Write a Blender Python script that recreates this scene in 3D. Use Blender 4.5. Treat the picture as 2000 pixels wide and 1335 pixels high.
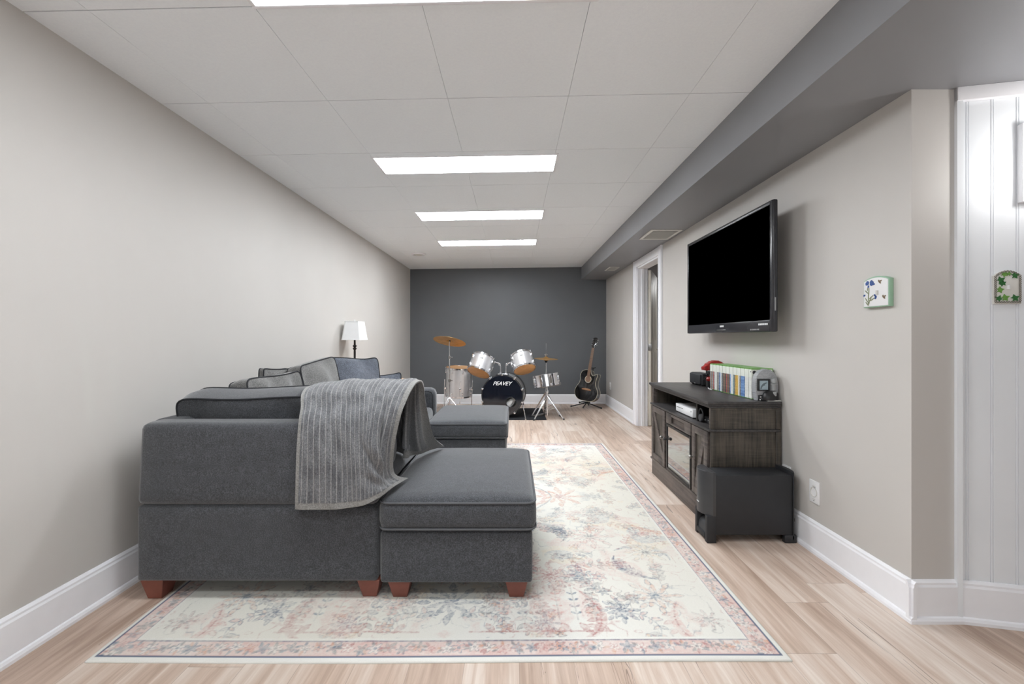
import bpy, bmesh, math, random
import numpy as np
from mathutils import Vector, Matrix, Euler, noise as mnoise

random.seed(7)
PI = math.pi
for o in list(bpy.data.objects):
    bpy.data.objects.remove(o)
scene = bpy.context.scene
C = scene.collection

# ------------------------------------------------------------------ camera
F = 830.0
cam_d = bpy.data.cameras.new('camera')
cam_d.sensor_fit = 'HORIZONTAL'
cam_d.sensor_width = 36.0
cam_d.lens = 36.0 * F / 2000.0
cam_d.shift_x = -2.0 / 2000.0
cam_d.shift_y = -8.5 / 2000.0
cam_d.clip_start = 0.02
cam = bpy.data.objects.new('camera', cam_d)
cam.location = (0, 0, 1.15)
cam.rotation_euler = (PI / 2, 0, 0)
C.objects.link(cam)
scene.camera = cam

# ------------------------------------------------------------------ world, exposure
w = bpy.data.worlds.new('world')
scene.world = w
w.use_nodes = True
w.node_tree.nodes['Background'].inputs[0].default_value = (0.93, 0.96, 1.0, 1)
w.node_tree.nodes['Background'].inputs[1].default_value = 1.0
vs = scene.view_settings
vs.view_transform = 'Standard'
vs.look = 'None'
vs.gamma = 1.0
vs.use_curve_mapping = False
vs.exposure = 0.50
PANEL_L = 19.0          # radiance of the ceiling light panels
FILL_W = 11.0           # power of the added fill light behind the camera

# added fill light, set at an invented window behind the camera
la = bpy.data.lights.new('added_fill_light', 'AREA')
la.shape = 'RECTANGLE'
la.size = 3.6
la.size_y = 1.5
la.energy = FILL_W
la.color = (0.94, 0.97, 1.0)
lo = bpy.data.objects.new('added_fill_light', la)
lo.location = (0.6, -2.9, 1.25)
lo.rotation_euler = (PI / 2, 0, 0)
C.objects.link(lo)

# ------------------------------------------------------------------ room constants
XL, XR = -1.79, 1.622
YB = 7.40
BX, BZ = 1.19, 2.16        # bulkhead left edge and underside
CZ = 2.363                 # ceiling height at x = 0
CS = 0.013                 # slight slope of the tiled ceiling


def ceil_z(x):
    return CZ + CS * x


# ------------------------------------------------------------------ materials
def s2l(c):
    return tuple(((v / 255.0) / 12.92 if v / 255.0 <= 0.04045 else ((v / 255.0 + 0.055) / 1.055) ** 2.4) for v in c)


def new_mat(name):
    m = bpy.data.materials.new(name)
    m.use_nodes = True
    nt = m.node_tree
    b = nt.nodes['Principled BSDF']
    return m, nt, b


def ramp(nt, fac, stops):
    r = nt.nodes.new('ShaderNodeValToRGB')
    e = r.color_ramp.elements
    while len(e) < len(stops):
        e.new(0.5)
    for i, (p, c) in enumerate(stops):
        e[i].position = p
        e[i].color = (*c, 1)
    nt.links.new(fac, r.inputs[0])
    return r.outputs[0]


def tnoise(nt, scale, vec=None, detail=3, rough=0.55):
    n = nt.nodes.new('ShaderNodeTexNoise')
    n.inputs['Scale'].default_value = scale
    n.inputs['Detail'].default_value = detail
    n.inputs['Roughness'].default_value = rough
    if vec is None:
        tc = nt.nodes.new('ShaderNodeTexCoord')
        vec = tc.outputs['Object']
    nt.links.new(vec, n.inputs['Vector'])
    return n.outputs['Fac']


def mapping(nt, scale=(1, 1, 1), loc=(0, 0, 0), rot=(0, 0, 0)):
    tc = nt.nodes.new('ShaderNodeTexCoord')
    mp = nt.nodes.new('ShaderNodeMapping')
    mp.inputs['Scale'].default_value = scale
    mp.inputs['Location'].default_value = loc
    mp.inputs['Rotation'].default_value = rot
    nt.links.new(tc.outputs['Object'], mp.inputs['Vector'])
    return mp.outputs['Vector']


def bump(nt, b, h, strength=0.2, dist=0.002):
    n = nt.nodes.new('ShaderNodeBump')
    n.inputs['Strength'].default_value = strength
    n.inputs['Distance'].default_value = dist
    nt.links.new(h, n.inputs['Height'])
    nt.links.new(n.outputs[0], b.inputs['Normal'])


def plain(name, col, rough=0.5, metal=0.0, var=0.06, scale=20, bmp=0.0, bscale=200, lin=False, coat=0.0, sheen=0.0):
    """noise-varied single paint / plastic / metal"""
    m, nt, b = new_mat(name)
    c = col if lin else s2l(col)
    f = tnoise(nt, scale)
    lo_ = tuple(v * (1 - var) for v in c)
    hi_ = tuple(min(1, v * (1 + var)) for v in c)
    nt.links.new(ramp(nt, f, [(0.3, lo_), (0.7, hi_)]), b.inputs['Base Color'])
    b.inputs['Roughness'].default_value = rough
    b.inputs['Metallic'].default_value = metal
    if coat:
        b.inputs['Coat Weight'].default_value = coat
        b.inputs['Coat Roughness'].default_value = 0.05
    if sheen:
        b.inputs['Sheen Weight'].default_value = sheen
        b.inputs['Sheen Roughness'].default_value = 0.4
    if bmp:
        bump(nt, b, tnoise(nt, bscale), bmp)
    return m


def fabric(name, col, var=0.5, rough=0.9, sheen=0.35, scale=230):
    m, nt, b = new_mat(name)
    c = s2l(col)
    f = tnoise(nt, scale, detail=2)
    f2 = tnoise(nt, 30, detail=3)
    mx = nt.nodes.new('ShaderNodeMath')
    mx.operation = 'MULTIPLY_ADD'
    mx.inputs[1].default_value = 0.22
    nt.links.new(f2, mx.inputs[0])
    nt.links.new(f, mx.inputs[2])
    nt.links.new(ramp(nt, mx.outputs[0], [(0.42, tuple(v * (1 - var) for v in c)), (0.62, c), (0.82, tuple(v * (1 + var * 1.5) for v in c))]), b.inputs['Base Color'])
    b.inputs['Roughness'].default_value = rough
    b.inputs['Sheen Weight'].default_value = sheen
    b.inputs['Sheen Roughness'].default_value = 0.5
    bump(nt, b, f, 0.35, 0.002)
    return m


def emis(name, col, strength):
    m, nt, b = new_mat(name)
    b.inputs['Base Color'].default_value = (0.9, 0.9, 0.9, 1)
    b.inputs['Emission Color'].default_value = (*col, 1)
    f = tnoise(nt, 60)
    mr = nt.nodes.new('ShaderNodeMapRange')
    mr.inputs['To Min'].default_value = strength * 0.97
    mr.inputs['To Max'].default_value = strength * 1.03
    nt.links.new(f, mr.inputs['Value'])
    nt.links.new(mr.outputs[0], b.inputs['Emission Strength'])
    return m


M = {}
M['wall'] = plain('wall_paint_greige', (200, 196, 191), 0.55, var=0.015, scale=2, bmp=0.06, bscale=260)
M['wall_dark'] = plain('wall_paint_charcoal', (94, 97, 100), 0.42, var=0.03, scale=3, bmp=0.10, bscale=300)
M['bulk'] = plain('bulkhead_paint_grey', (138, 139, 142), 0.40, var=0.02, scale=3, bmp=0.08, bscale=260)
M['ceil'] = plain('ceiling_tile_white', (246, 250, 254), 0.9, var=0.02, scale=90, bmp=0.25, bscale=420)
M['trim'] = plain('trim_white', (242, 242, 245), 0.5, var=0.01)
M['trimseam'] = plain('ceiling_seam', (70, 70, 70), 0.8, var=0.05)
M['panelwhite'] = plain('panel_white', (232, 235, 238), 0.3, var=0.02, scale=4)
M['doorbeige'] = plain('door_beige', (205, 200, 188), 0.5, var=0.03)
M['roomgrey'] = plain('far_room_grey', (130, 134, 138), 0.6, var=0.03)
M['fabric'] = fabric('sofa_charcoal', (63, 65, 69))
M['fabric_lt'] = fabric('cushion_grey', (104, 103, 101))
M['fabric_bl'] = fabric('cushion_blue_grey', (92, 97, 107))
M['piping'] = plain('piping_black', (38, 39, 43), 0.8)
M['piping_g'] = plain('piping_grey', (86, 87, 90), 0.85)
M['footwood'] = plain('foot_cherry', (122, 70, 58), 0.4, var=0.15, scale=12)
M['black'] = plain('black_plastic', (26, 26, 28), 0.35)
M['black_matte'] = plain('black_matte', (38, 39, 41), 0.6, bmp=0.1)
M['sub'] = plain('speaker_black_vinyl', (36, 37, 40), 0.55, bmp=0.25, bscale=500)
M['subfront'] = plain('speaker_front', (62, 62, 64), 0.38)
M['tvbezel'] = plain('tv_bezel', (42, 42, 46), 0.25)
M['screen'] = plain('tv_screen', (0, 0, 0), 0.9, var=0.0)
M['screen'].node_tree.nodes['Principled BSDF'].inputs['Specular IOR Level'].default_value = 0.0
M['chrome'] = plain('chrome', (225, 225, 228), 0.14, 1.0, var=0.02)
M['steel'] = plain('dull_steel', (150, 148, 145), 0.3, 1.0)
M['silver'] = plain('silver_wrap', (214, 214, 216), 0.3, 0.6, var=0.03)
M['amber'] = plain('amber_head', (222, 166, 108), 0.35, var=0.1, scale=14, coat=0.4)
M['brass'] = plain('cymbal_brass', (206, 160, 98), 0.34, 0.75, var=0.15, scale=12)
M['navy'] = plain('bass_head_navy', (18, 22, 32), 0.12, var=0.1, coat=0.6)
M['clearblk'] = plain('dark_grey', (60, 60, 62), 0.5)
M['white'] = plain('white_plastic', (232, 232, 232), 0.35, var=0.01)
M['offwhite'] = plain('off_white', (214, 212, 206), 0.5, var=0.02)
M['grey'] = plain('grey_plastic', (150, 152, 152), 0.5)
M['shade'] = plain('lamp_shade', (240, 240, 240), 0.9, var=0.01, bmp=0.1)
M['bronze'] = plain('bronze_pole', (46, 42, 40), 0.4, 0.6)
M['tablewood'] = plain('pale_oak', (205, 172, 136), 0.5, var=0.1, scale=10)
M['gblack'] = plain('guitar_black', (14, 14, 15), 0.12, coat=0.8)
M['fret'] = plain('fretboard_wood', (134, 104, 84), 0.5, var=0.15, scale=30)
M['cream'] = plain('binding_cream', (196, 188, 168), 0.4)
M['tan'] = plain('tan_wood', (150, 110, 76), 0.5, var=0.15)
M['mat'] = plain('drum_mat', (28, 29, 34), 0.95, bmp=0.4, bscale=500)
M['red'] = plain('red_gloss', (158, 34, 28), 0.28, var=0.35, scale=60)
M['green_glz'] = plain('sage_green', (150, 186, 158), 0.35, var=0.04)
M['leaf1'] = plain('leaf_dark_green', (48, 104, 52), 0.4, var=0.25, scale=120)
M['leaf2'] = plain('leaf_light_green', (104, 150, 70), 0.4, var=0.2, scale=120)
M['blue'] = plain('cornflower_blue', (38, 76, 142), 0.4, var=0.3, scale=150)
M['olive'] = plain('olive_stem', (128, 134, 100), 0.5, var=0.2, scale=120)
M['brownbug'] = plain('bee_brown', (120, 100, 74), 0.5, var=0.3, scale=200)
M['caseg'] = plain('case_green', (104, 164, 70), 0.3, var=0.1)
M['glassdark'] = plain('smoked_mirror', (172, 170, 168), 0.04, 0.95, var=0.01)
M['shadowgap'] = plain('dark_gap', (24, 24, 25), 0.9)
for _k, _g in enumerate((0.80, 0.90, 1.15, 1.5)):
    M['panel_light%d' % _k] = emis('light_panel', (0.92, 0.96, 1.0), PANEL_L * _g)
M['sconce_glass'] = emis('sconce_glass', (1.0, 0.99, 0.98), 20.0)
M['stonegrey'] = None

# brick-textured grey
m, nt, b = new_mat('grey_brick_relief')
br = nt.nodes.new('ShaderNodeTexBrick')
br.inputs['Scale'].default_value = 42
br.inputs['Color1'].default_value = (*s2l((166, 168, 170)), 1)
br.inputs['Color2'].default_value = (*s2l((154, 156, 158)), 1)
br.inputs['Mortar'].default_value = (*s2l((124, 125, 127)), 1)
nt.links.new(mapping(nt, rot=(PI / 2, 0, 0)), br.inputs['Vector'])
nt.links.new(br.outputs['Color'], b.inputs['Base Color'])
b.inputs['Roughness'].default_value = 0.5
M['stonegrey'] = m


def stand_wood(name, dark, light, axis):
    m, nt, b = new_mat(name)
    sc = {'x': (3, 60, 60), 'y': (60, 3, 60), 'z': (60, 60, 3)}[axis]
    f1 = tnoise(nt, 1.0, mapping(nt, sc), 6, 0.65)
    f2 = tnoise(nt, 7.0, None, 3)
    sc2 = {'x': (180, 9, 9), 'y': (9, 180, 9), 'z': (6, 6, 160)}[axis]
    f3 = tnoise(nt, 1.0, mapping(nt, sc2), 2)
    a = nt.nodes.new('ShaderNodeMath'); a.operation = 'MULTIPLY_ADD'; a.inputs[1].default_value = 0.45
    nt.links.new(f2, a.inputs[0]); nt.links.new(f1, a.inputs[2])
    a2 = nt.nodes.new('ShaderNodeMath'); a2.operation = 'MULTIPLY_ADD'; a2.inputs[1].default_value = 0.3
    nt.links.new(f3, a2.inputs[0]); nt.links.new(a.outputs[0], a2.inputs[2])
    nt.links.new(ramp(nt, a2.outputs[0], [(0.62, s2l(dark)), (1.05, s2l(light))]), b.inputs['Base Color'])
    b.inputs['Roughness'].default_value = 0.42
    bump(nt, b, f3, 0.25, 0.002)
    return m


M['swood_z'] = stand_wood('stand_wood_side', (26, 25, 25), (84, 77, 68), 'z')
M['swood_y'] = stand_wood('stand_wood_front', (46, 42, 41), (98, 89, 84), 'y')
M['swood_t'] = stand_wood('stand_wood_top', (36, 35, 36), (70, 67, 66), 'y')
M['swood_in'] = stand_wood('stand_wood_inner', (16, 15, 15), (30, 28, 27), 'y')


def floor_mat():
    m, nt, b = new_mat('oak_laminate')
    L = nt.links
    tc = nt.nodes.new('ShaderNodeTexCoord')
    sp = nt.nodes.new('ShaderNodeSeparateXYZ')
    L.new(tc.outputs['Object'], sp.inputs[0])

    def mth(op, a, b_=None, c_=None):
        n = nt.nodes.new('ShaderNodeMath'); n.operation = op
        for i, v in enumerate((a, b_, c_)):
            if v is None: continue
            if isinstance(v, (int, float)): n.inputs[i].default_value = v
            else: L.new(v, n.inputs[i])
        return n.outputs[0]
    PW, PL = 0.193, 1.38
    xs = mth('DIVIDE', mth('ADD', sp.outputs[0], 20.05), PW)
    row = mth('FLOOR', xs)
    fx = mth('FRACT', xs)
    wn = nt.nodes.new('ShaderNodeTexWhiteNoise'); wn.noise_dimensions = '1D'
    L.new(row, wn.inputs['W'])
    ys = mth('ADD', mth('DIVIDE', mth('ADD', sp.outputs[1], 20.0), PL), wn.outputs['Value'])
    col = mth('FLOOR', ys)
    fy = mth('FRACT', ys)
    wn2 = nt.nodes.new('ShaderNodeTexWhiteNoise'); wn2.noise_dimensions = '2D'
    cb = nt.nodes.new('ShaderNodeCombineXYZ')
    L.new(row, cb.inputs[0]); L.new(col, cb.inputs[1])
    L.new(cb.outputs[0], wn2.inputs['Vector'])
    rnd = wn2.outputs['Value']
    # grain coordinates
    def grain(sx, sy, detail, rough=0.6, dist=0.0):
        c = nt.nodes.new('ShaderNodeCombineXYZ')
        L.new(mth('MULTIPLY', sp.outputs[0], sx), c.inputs[0])
        L.new(mth('MULTIPLY', sp.outputs[1], sy), c.inputs[1])
        L.new(mth('MULTIPLY', rnd, 37.0), c.inputs[2])
        n = nt.nodes.new('ShaderNodeTexNoise')
        n.inputs['Scale'].default_value = 1.0
        n.inputs['Detail'].default_value = detail
        n.inputs['Roughness'].default_value = rough
        n.inputs['Distortion'].default_value = dist
        L.new(c.outputs[0], n.inputs['Vector'])
        return n.outputs['Fac']
    g1 = grain(26, 1.4, 5, 0.62, 0.6)
    g2 = grain(90, 3.0, 3)
    g3 = grain(6, 0.9, 3)
    tone = mth('ADD', mth('MULTIPLY', g1, 0.75), mth('ADD', mth('MULTIPLY', g3, 0.45), mth('MULTIPLY', rnd, 0.20)))
    base = ramp(nt, tone, [(0.48, s2l((172, 148, 131))), (0.68, s2l((206, 184, 167))), (0.88, s2l((230, 217, 205)))])
    # fine pores
    mixp = nt.nodes.new('ShaderNodeMix'); mixp.data_type = 'RGBA'; mixp.blend_type = 'MULTIPLY'
    L.new(mth('MULTIPLY', g2, 0.5), mixp.inputs['Factor'])
    L.new(base, mixp.inputs[6]); mixp.inputs[7].default_value = (0.80, 0.76, 0.74, 1)
    # dark cracks
    cr = grain(20, 1.1, 2, 0.5, 1.1)
    crf = mth('LESS_THAN', mth('ABSOLUTE', mth('SUBTRACT', cr, 0.36)), 0.010)
    msk = grain(5, 1.6, 2)
    crf = mth('MULTIPLY', crf, mth('GREATER_THAN', msk, 0.52))
    # knots
    vo = nt.nodes.new('ShaderNodeTexVoronoi'); vo.inputs['Scale'].default_value = 1.0
    ck = nt.nodes.new('ShaderNodeCombineXYZ')
    L.new(mth('MULTIPLY', sp.outputs[0], 3.2), ck.inputs[0]); L.new(mth('MULTIPLY', sp.outputs[1], 1.1), ck.inputs[1])
    L.new(ck.outputs[0], vo.inputs['Vector'])
    kn = mth('MULTIPLY', mth('SUBTRACT', 1.0, mth('MINIMUM', mth('DIVIDE', vo.outputs['Distance'], 0.085), 1.0)), g2)
    seam = mth('MAXIMUM', mth('LESS_THAN', mth('MINIMUM', fx, mth('SUBTRACT', 1.0, fx)), 0.007),
               mth('LESS_THAN', mth('MINIMUM', fy, mth('SUBTRACT', 1.0, fy)), 0.0011))
    dk = mth('MINIMUM', mth('ADD', mth('MULTIPLY', crf, 0.6), mth('ADD', mth('MULTIPLY', kn, 1.5), mth('MULTIPLY', seam, 0.3))), 1.0)
    mix2 = nt.nodes.new('ShaderNodeMix'); mix2.data_type = 'RGBA'
    L.new(dk, mix2.inputs['Factor'])
    L.new(mixp.outputs[2], mix2.inputs[6]); mix2.inputs[7].default_value = (*s2l((112, 94, 84)), 1)
    L.new(mix2.outputs[2], b.inputs['Base Color'])
    b.inputs['Roughness'].default_value = 0.42
    b.inputs['Specular IOR Level'].default_value = 0.4
    bump(nt, b, dk, 0.3, -0.001)
    return m


M['floor'] = floor_mat()


def attr_mat(name, rough=0.95, sheen=0.0, noise_amt=0.12, nscale=500, bmp=0.3):
    m, nt, b = new_mat(name)
    at = nt.nodes.new('ShaderNodeVertexColor'); at.layer_name = 'Col'
    f = tnoise(nt, nscale, detail=2)
    mr = nt.nodes.new('ShaderNodeMapRange')
    mr.inputs['From Min'].default_value = 0.3; mr.inputs['From Max'].default_value = 0.7
    mr.inputs['To Min'].default_value = 1 - noise_amt; mr.inputs['To Max'].default_value = 1 + noise_amt
    nt.links.new(f, mr.inputs['Value'])
    vm = nt.nodes.new('ShaderNodeVectorMath'); vm.operation = 'SCALE'
    nt.links.new(at.outputs['Color'], vm.inputs[0]); nt.links.new(mr.outputs[0], vm.inputs['Scale'])
    nt.links.new(vm.outputs[0], b.inputs['Base Color'])
    b.inputs['Roughness'].default_value = rough
    b.inputs['Sheen Weight'].default_value = sheen
    bump(nt, b, f, bmp, 0.002)
    return m


M['rug'] = attr_mat('rug_pile', 1.0, 0.0, 0.07, 600, 0.25)
M['blanket'] = attr_mat('blanket_plush', 0.9, 0.35, 0.30, 200, 0.7)


# ------------------------------------------------------------------ mesh helpers
def finish_mesh(bm, name, mats, smooth=True, angle=35):
    me = bpy.data.meshes.new(name)
    bmesh.ops.recalc_face_normals(bm, faces=bm.faces)
    bm.to_mesh(me)
    bm.free()
    if not isinstance(mats, (list, tuple)):
        mats = [mats]
    for m_ in mats:
        me.materials.append(m_)
    if smooth:
        me.polygons.foreach_set('use_smooth', [True] * len(me.polygons))
        me.set_sharp_from_angle(angle=math.radians(angle))
    return me


def wloc(o):
    v = Vector((0, 0, 0))
    while o is not None:
        v += o.location
        o = o.parent
    return v


def obj(name, bm, mats, parent=None, local=False, origin=None, smooth=True, angle=35):
    """link a bmesh (world coordinates unless local) as ONE object"""
    if origin is None and parent is None and not local:
        xs = [v.co for v in bm.verts]
        mn = Vector((min(v.x for v in xs), min(v.y for v in xs), min(v.z for v in xs)))
        mx = Vector((max(v.x for v in xs), max(v.y for v in xs), max(v.z for v in xs)))
        origin = Vector(((mn.x + mx.x) / 2, (mn.y + mx.y) / 2, mn.z))
    if local:
        shift = Vector((0, 0, 0))
    elif parent is not None:
        shift = wloc(parent)
    else:
        shift = Vector(origin)
    if shift.length > 0:
        bmesh.ops.translate(bm, verts=bm.verts, vec=-shift)
    me = finish_mesh(bm, name, mats, smooth, angle)
    o = bpy.data.objects.new(name, me)
    C.objects.link(o)
    if parent is not None:
        o.parent = parent
    elif not local:
        o.location = shift
    return o


def tag(o, label=None, cat=None, group=None, kind=None):
    if label: o['label'] = label
    if cat: o['category'] = cat
    if group: o['group'] = group
    if kind: o['kind'] = kind
    return o


def thing(name, label, cat, loc=(0, 0, 0), rot=(0, 0, 0), group=None):
    o = bpy.data.objects.new(name, None)
    o.empty_display_size = 0.1
    C.objects.link(o)
    o.location = loc
    o.rotation_euler = rot
    return tag(o, label, cat, group)


def struct(name, bm, mats, parent=None, **k):
    o = obj(name, bm, mats, parent, **k)
    if parent is None:
        o['kind'] = 'structure'
    return o


def B():
    return bmesh.new()


def box(bm, x0, x1, y0, y1, z0, z1, bev=0.0, seg=2, mi=0, mat=None):
    g = bmesh.ops.create_cube(bm, size=1.0)
    vs_ = g['verts']
    for v in vs_:
        v.co = Vector(((x0 + x1) / 2 + v.co.x * (x1 - x0), (y0 + y1) / 2 + v.co.y * (y1 - y0), (z0 + z1) / 2 + v.co.z * (z1 - z0)))
    faces = list({f for v in vs_ for f in v.link_faces})
    if bev > 0:
        edges = list({e for v in vs_ for e in v.link_edges})
        r = bmesh.ops.bevel(bm, geom=edges, offset=bev, segments=seg, profile=0.5, affect='EDGES')
        vs_ = [v for v in r['verts'] if v.is_valid]
        faces = list({f for v in vs_ for f in v.link_faces})
    for f in faces:
        f.material_index = mi
    if mat is not None:
        bmesh.ops.transform(bm, matrix=mat, verts=vs_)
    return vs_


def frame_of(d):
    d = d.normalized()
    up = Vector((0, 0, 1)) if abs(d.z) < 0.95 else Vector((1, 0, 0))
    a = d.cross(up).normalized()
    return a, d.cross(a).normalized()


def tube(bm, pts, r, seg=10, closed=False, cap=True, mi=0):
    pts = [Vector(p) for p in pts]
    n = len(pts)
    rs = r if isinstance(r, (list, tuple)) else [r] * n
    rings = []
    pa = None
    for i, p in enumerate(pts):
        if closed:
            d = pts[(i + 1) % n] - pts[i - 1]
        else:
            d = pts[min(i + 1, n - 1)] - pts[max(i - 1, 0)]
        if d.length < 1e-9: d = Vector((0, 0, 1))
        d.normalize()
        if pa is None:
            a, _ = frame_of(d)
        else:
            a = pa - d * pa.dot(d)
            if a.length < 1e-6: a, _ = frame_of(d)
            a.normalize()
        pa = a
        b_ = d.cross(a)
        rings.append([bm.verts.new(p + (a * math.cos(t) + b_ * math.sin(t)) * rs[i]) for t in [2 * PI * k / seg for k in range(seg)]])
    m_ = n if closed else n - 1
    for i in range(m_):
        r0, r1 = rings[i], rings[(i + 1) % n]
        for k in range(seg):
            f = bm.faces.new((r0[k], r0[(k + 1) % seg], r1[(k + 1) % seg], r1[k]))
            f.material_index = mi
    if cap and not closed:
        for rg in (rings[0], rings[-1]):
            f = bm.faces.new(rg)
            f.material_index = mi
    return rings


def lathe(bm, prof, seg=32, mat=Matrix.Identity(4), mi=0, closed=False):
    """prof: list of (r, z) around local Z"""
    rings = []
    for r, z in prof:
        if r < 1e-6:
            rings.append([bm.verts.new(mat @ Vector((0, 0, z)))])
        else:
            rings.append([bm.verts.new(mat @ Vector((r * math.cos(2 * PI * k / seg), r * math.sin(2 * PI * k / seg), z))) for k in range(seg)])
    n = len(rings)
    for i in range(n if closed else n - 1):
        a, b_ = rings[i], rings[(i + 1) % n]
        if len(a) == 1 and len(b_) == 1: continue
        for k in range(seg):
            k2 = (k + 1) % seg
            if len(a) == 1: vs_ = (a[0], b_[k2], b_[k])
            elif len(b_) == 1: vs_ = (a[k], a[k2], b_[0])
            else: vs_ = (a[k], a[k2], b_[k2], b_[k])
            f = bm.faces.new(vs_)
            f.material_index = mi


def prism(bm, poly, d0, d1, fn, bev=0.0, mi=0, seg=2):
    """poly: 2-D outline; fn(u,v,d) -> 3-D; extruded from d0 to d1"""
    a = [bm.verts.new(fn(u, v, d0)) for u, v in poly]
    b_ = [bm.verts.new(fn(u, v, d1)) for u, v in poly]
    n = len(poly)
    fs = [bm.faces.new(a[::-1]), bm.faces.new(b_)]
    for i in range(n):
        fs.append(bm.faces.new((a[i], a[(i + 1) % n], b_[(i + 1) % n], b_[i])))
    for f in fs: f.material_index = mi
    if bev > 0:
        ed = [e for e in fs[0].edges] + [e for e in fs[1].edges]
        bmesh.ops.bevel(bm, geom=ed, offset=bev, segments=seg, profile=0.5, affect='EDGES')
    return a + b_


def catmull(pts, sub=8, closed=True):
    pts = [Vector(p) for p in pts]
    n = len(pts)
    out = []
    rng = n if closed else n - 1
    for i in range(rng):
        if closed:
            p0, p1, p2, p3 = pts[i - 1], pts[i], pts[(i + 1) % n], pts[(i + 2) % n]
        else:
            p0, p1, p2, p3 = pts[max(i - 1, 0)], pts[i], pts[i + 1], pts[min(i + 2, n - 1)]
        for k in range(sub):
            t = k / sub
            out.append(0.5 * ((2 * p1) + (p2 - p0) * t + (2 * p0 - 5 * p1 + 4 * p2 - p3) * t * t + (3 * p1 - p0 - 3 * p2 + p3) * t ** 3))
    if not closed: out.append(pts[-1])
    return out


def text_mesh(body, size, depth, shear=0.0, bold=0.0):
    cu = bpy.data.curves.new('txt', 'FONT')
    cu.body = body
    cu.size = size
    cu.extrude = depth
    cu.shear = shear
    cu.offset = bold
    cu.align_x = 'CENTER'
    cu.align_y = 'CENTER'
    o = bpy.data.objects.new('txt', cu)
    C.objects.link(o)
    dg = bpy.context.evaluated_depsgraph_get()
    dg.update()
    me = bpy.data.meshes.new_from_object(o.evaluated_get(dg))
    bpy.data.objects.remove(o)
    bm = bmesh.new()
    bm.from_mesh(me)
    bpy.data.meshes.remove(me)
    return bm


# ------------------------------------------------------------------ the setting
def slab(name, mat_, *dims, **k):
    bm = B()
    box(bm, *dims)
    return struct(name, bm, mat_, **k)


YN = -3.0
XE = 3.9
slab('floor', M['floor'], XL - 0.1, 4.3, YN - 0.1, 9.6, -0.1, 0.0, origin=(0, 0, 0))
slab('wall_left', M['wall'], XL - 0.1, XL, YN, YB, 0, 2.5)
slab('wall_back', M['wall_dark'], XL - 0.1, XR + 0.12, YB, YB + 0.1, 0, 2.5)

# right wall with its door opening (two runs and a header) plus the short return facing the camera
DY0, DY1, DZ = 4.71, 5.55, 2.065
bm = B()
box(bm, XR, XR + 0.12, 1.85, DY0, 0, BZ)
box(bm, XR, XR + 0.12, DY1, YB, 0, BZ)
box(bm, XR, XR + 0.12, DY0, DY1, DZ, BZ)
box(bm, XR, 1.80, 1.73, 1.85, 0, BZ)
bmesh.ops.remove_doubles(bm, verts=bm.verts, dist=1e-5)
struct('wall_right', bm, M['wall'])

# white grooved panel wall, turned a little towards the camera
WD = Vector((0.9788, -0.205, 0))
WN = Vector((-0.205, -0.9788, 0))
W0 = Vector((1.797, 1.733, 0))


def wp(s, n, z):
    return W0 + WD * s + WN * n + Vector((0, 0, z))


bm = B()
prof = [(0.0, 0.018), (0.020, 0.018), (0.024, 0.0)]
s = 0.046
while s < 2.0:
    prof += [(s - 0.006, 0.0), (s - 0.004, -0.004), (s - 0.002, 0.0005), (s + 0.002, 0.0005), (s + 0.004, -0.004), (s + 0.006, 0.0)]
    s += 0.0833
prof += [(2.05, 0.0), (2.05, -0.08), (0.0, -0.08)]
prism(bm, prof, 0.0, BZ, lambda u, v, d: wp(u, v, d))
struct('wall_panelled', bm, M['panelwhite'], angle=20)
bm = B()
prism(bm, [(0.0, 2.105), (0.0, BZ), (2.05, BZ), (2.05, 2.105)], 0.0, 0.022, lambda u, v, d: wp(u, d, v), bev=0.003)
struct('trim_1', bm, M['trim'])

slab('wall_east', M['wall'], XE, XE + 0.1, YN, 1.4, 0, 2.5)
bm = B()          # wall behind the camera, opened for the invented window
box(bm, XL - 0.1, -1.2, YN - 0.1, YN, 0, 2.5)
box(bm, 2.4, XE + 0.1, YN - 0.1, YN, 0, 2.5)
box(bm, -1.2, 2.4, YN - 0.1, YN, 0, 0.5)
box(bm, -1.2, 2.4, YN - 0.1, YN, 2.0, 2.5)
struct('wall_front', bm, M['wall'])
bm = B()
for a in ((-1.2, -1.15), (0.57, 0.63), (2.35, 2.4)):
    box(bm, a[0], a[1], YN - 0.07, YN - 0.02, 0.5, 2.0)
box(bm, -1.2, 2.4, YN - 0.07, YN - 0.02, 0.5, 0.55)
box(bm, -1.2, 2.4, YN - 0.07, YN - 0.02, 1.95, 2.0)
struct('added_window_1', bm, M['trim'])  # unseen window, made up to go with the fill light

# bulkhead (dropped grey soffit along the right side)
bm = B()
box(bm, BX, XE + 0.1, YN, YB, BZ, 2.5)
struct('ceiling_bulkhead', bm, M['bulk'])

# tiled ceiling: panels with narrow grooves between them
ROT = 0.012
bm = B()
x_lines = [XL - 0.05] + [-0.94 + 0.6096 * k for k in (-1, 0, 1, 2, 3)] + [BX]
y_lines = [YN - 0.02] + [1.535 + 0.613 * k for k in range(-7, 10)] + [YB]
for i in range(len(x_lines) - 1):
    for j in range(len(y_lines) - 1):
        xa, xb = x_lines[i] + 0.0008, x_lines[i + 1] - 0.0008
        ya, yb = y_lines[j] + 0.0024, y_lines[j + 1] - 0.0024
        if xb - xa < 0.01 or yb - ya < 0.01: continue
        vsx = box(bm, xa, xb, ya, yb, 0, 0.02)
        for v in vsx:
            v.co.z += ceil_z(v.co.x)
            if y_lines[j] > YN and y_lines[j + 1] < YB:
                v.co.y -= ROT * (v.co.x + 0.3)
box(bm, XL - 0.05, BX, YN, YB, 2.40, 2.44, mi=1)
struct('ceiling', bm, [M['ceil'], M['trimseam']], smooth=False)


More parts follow.
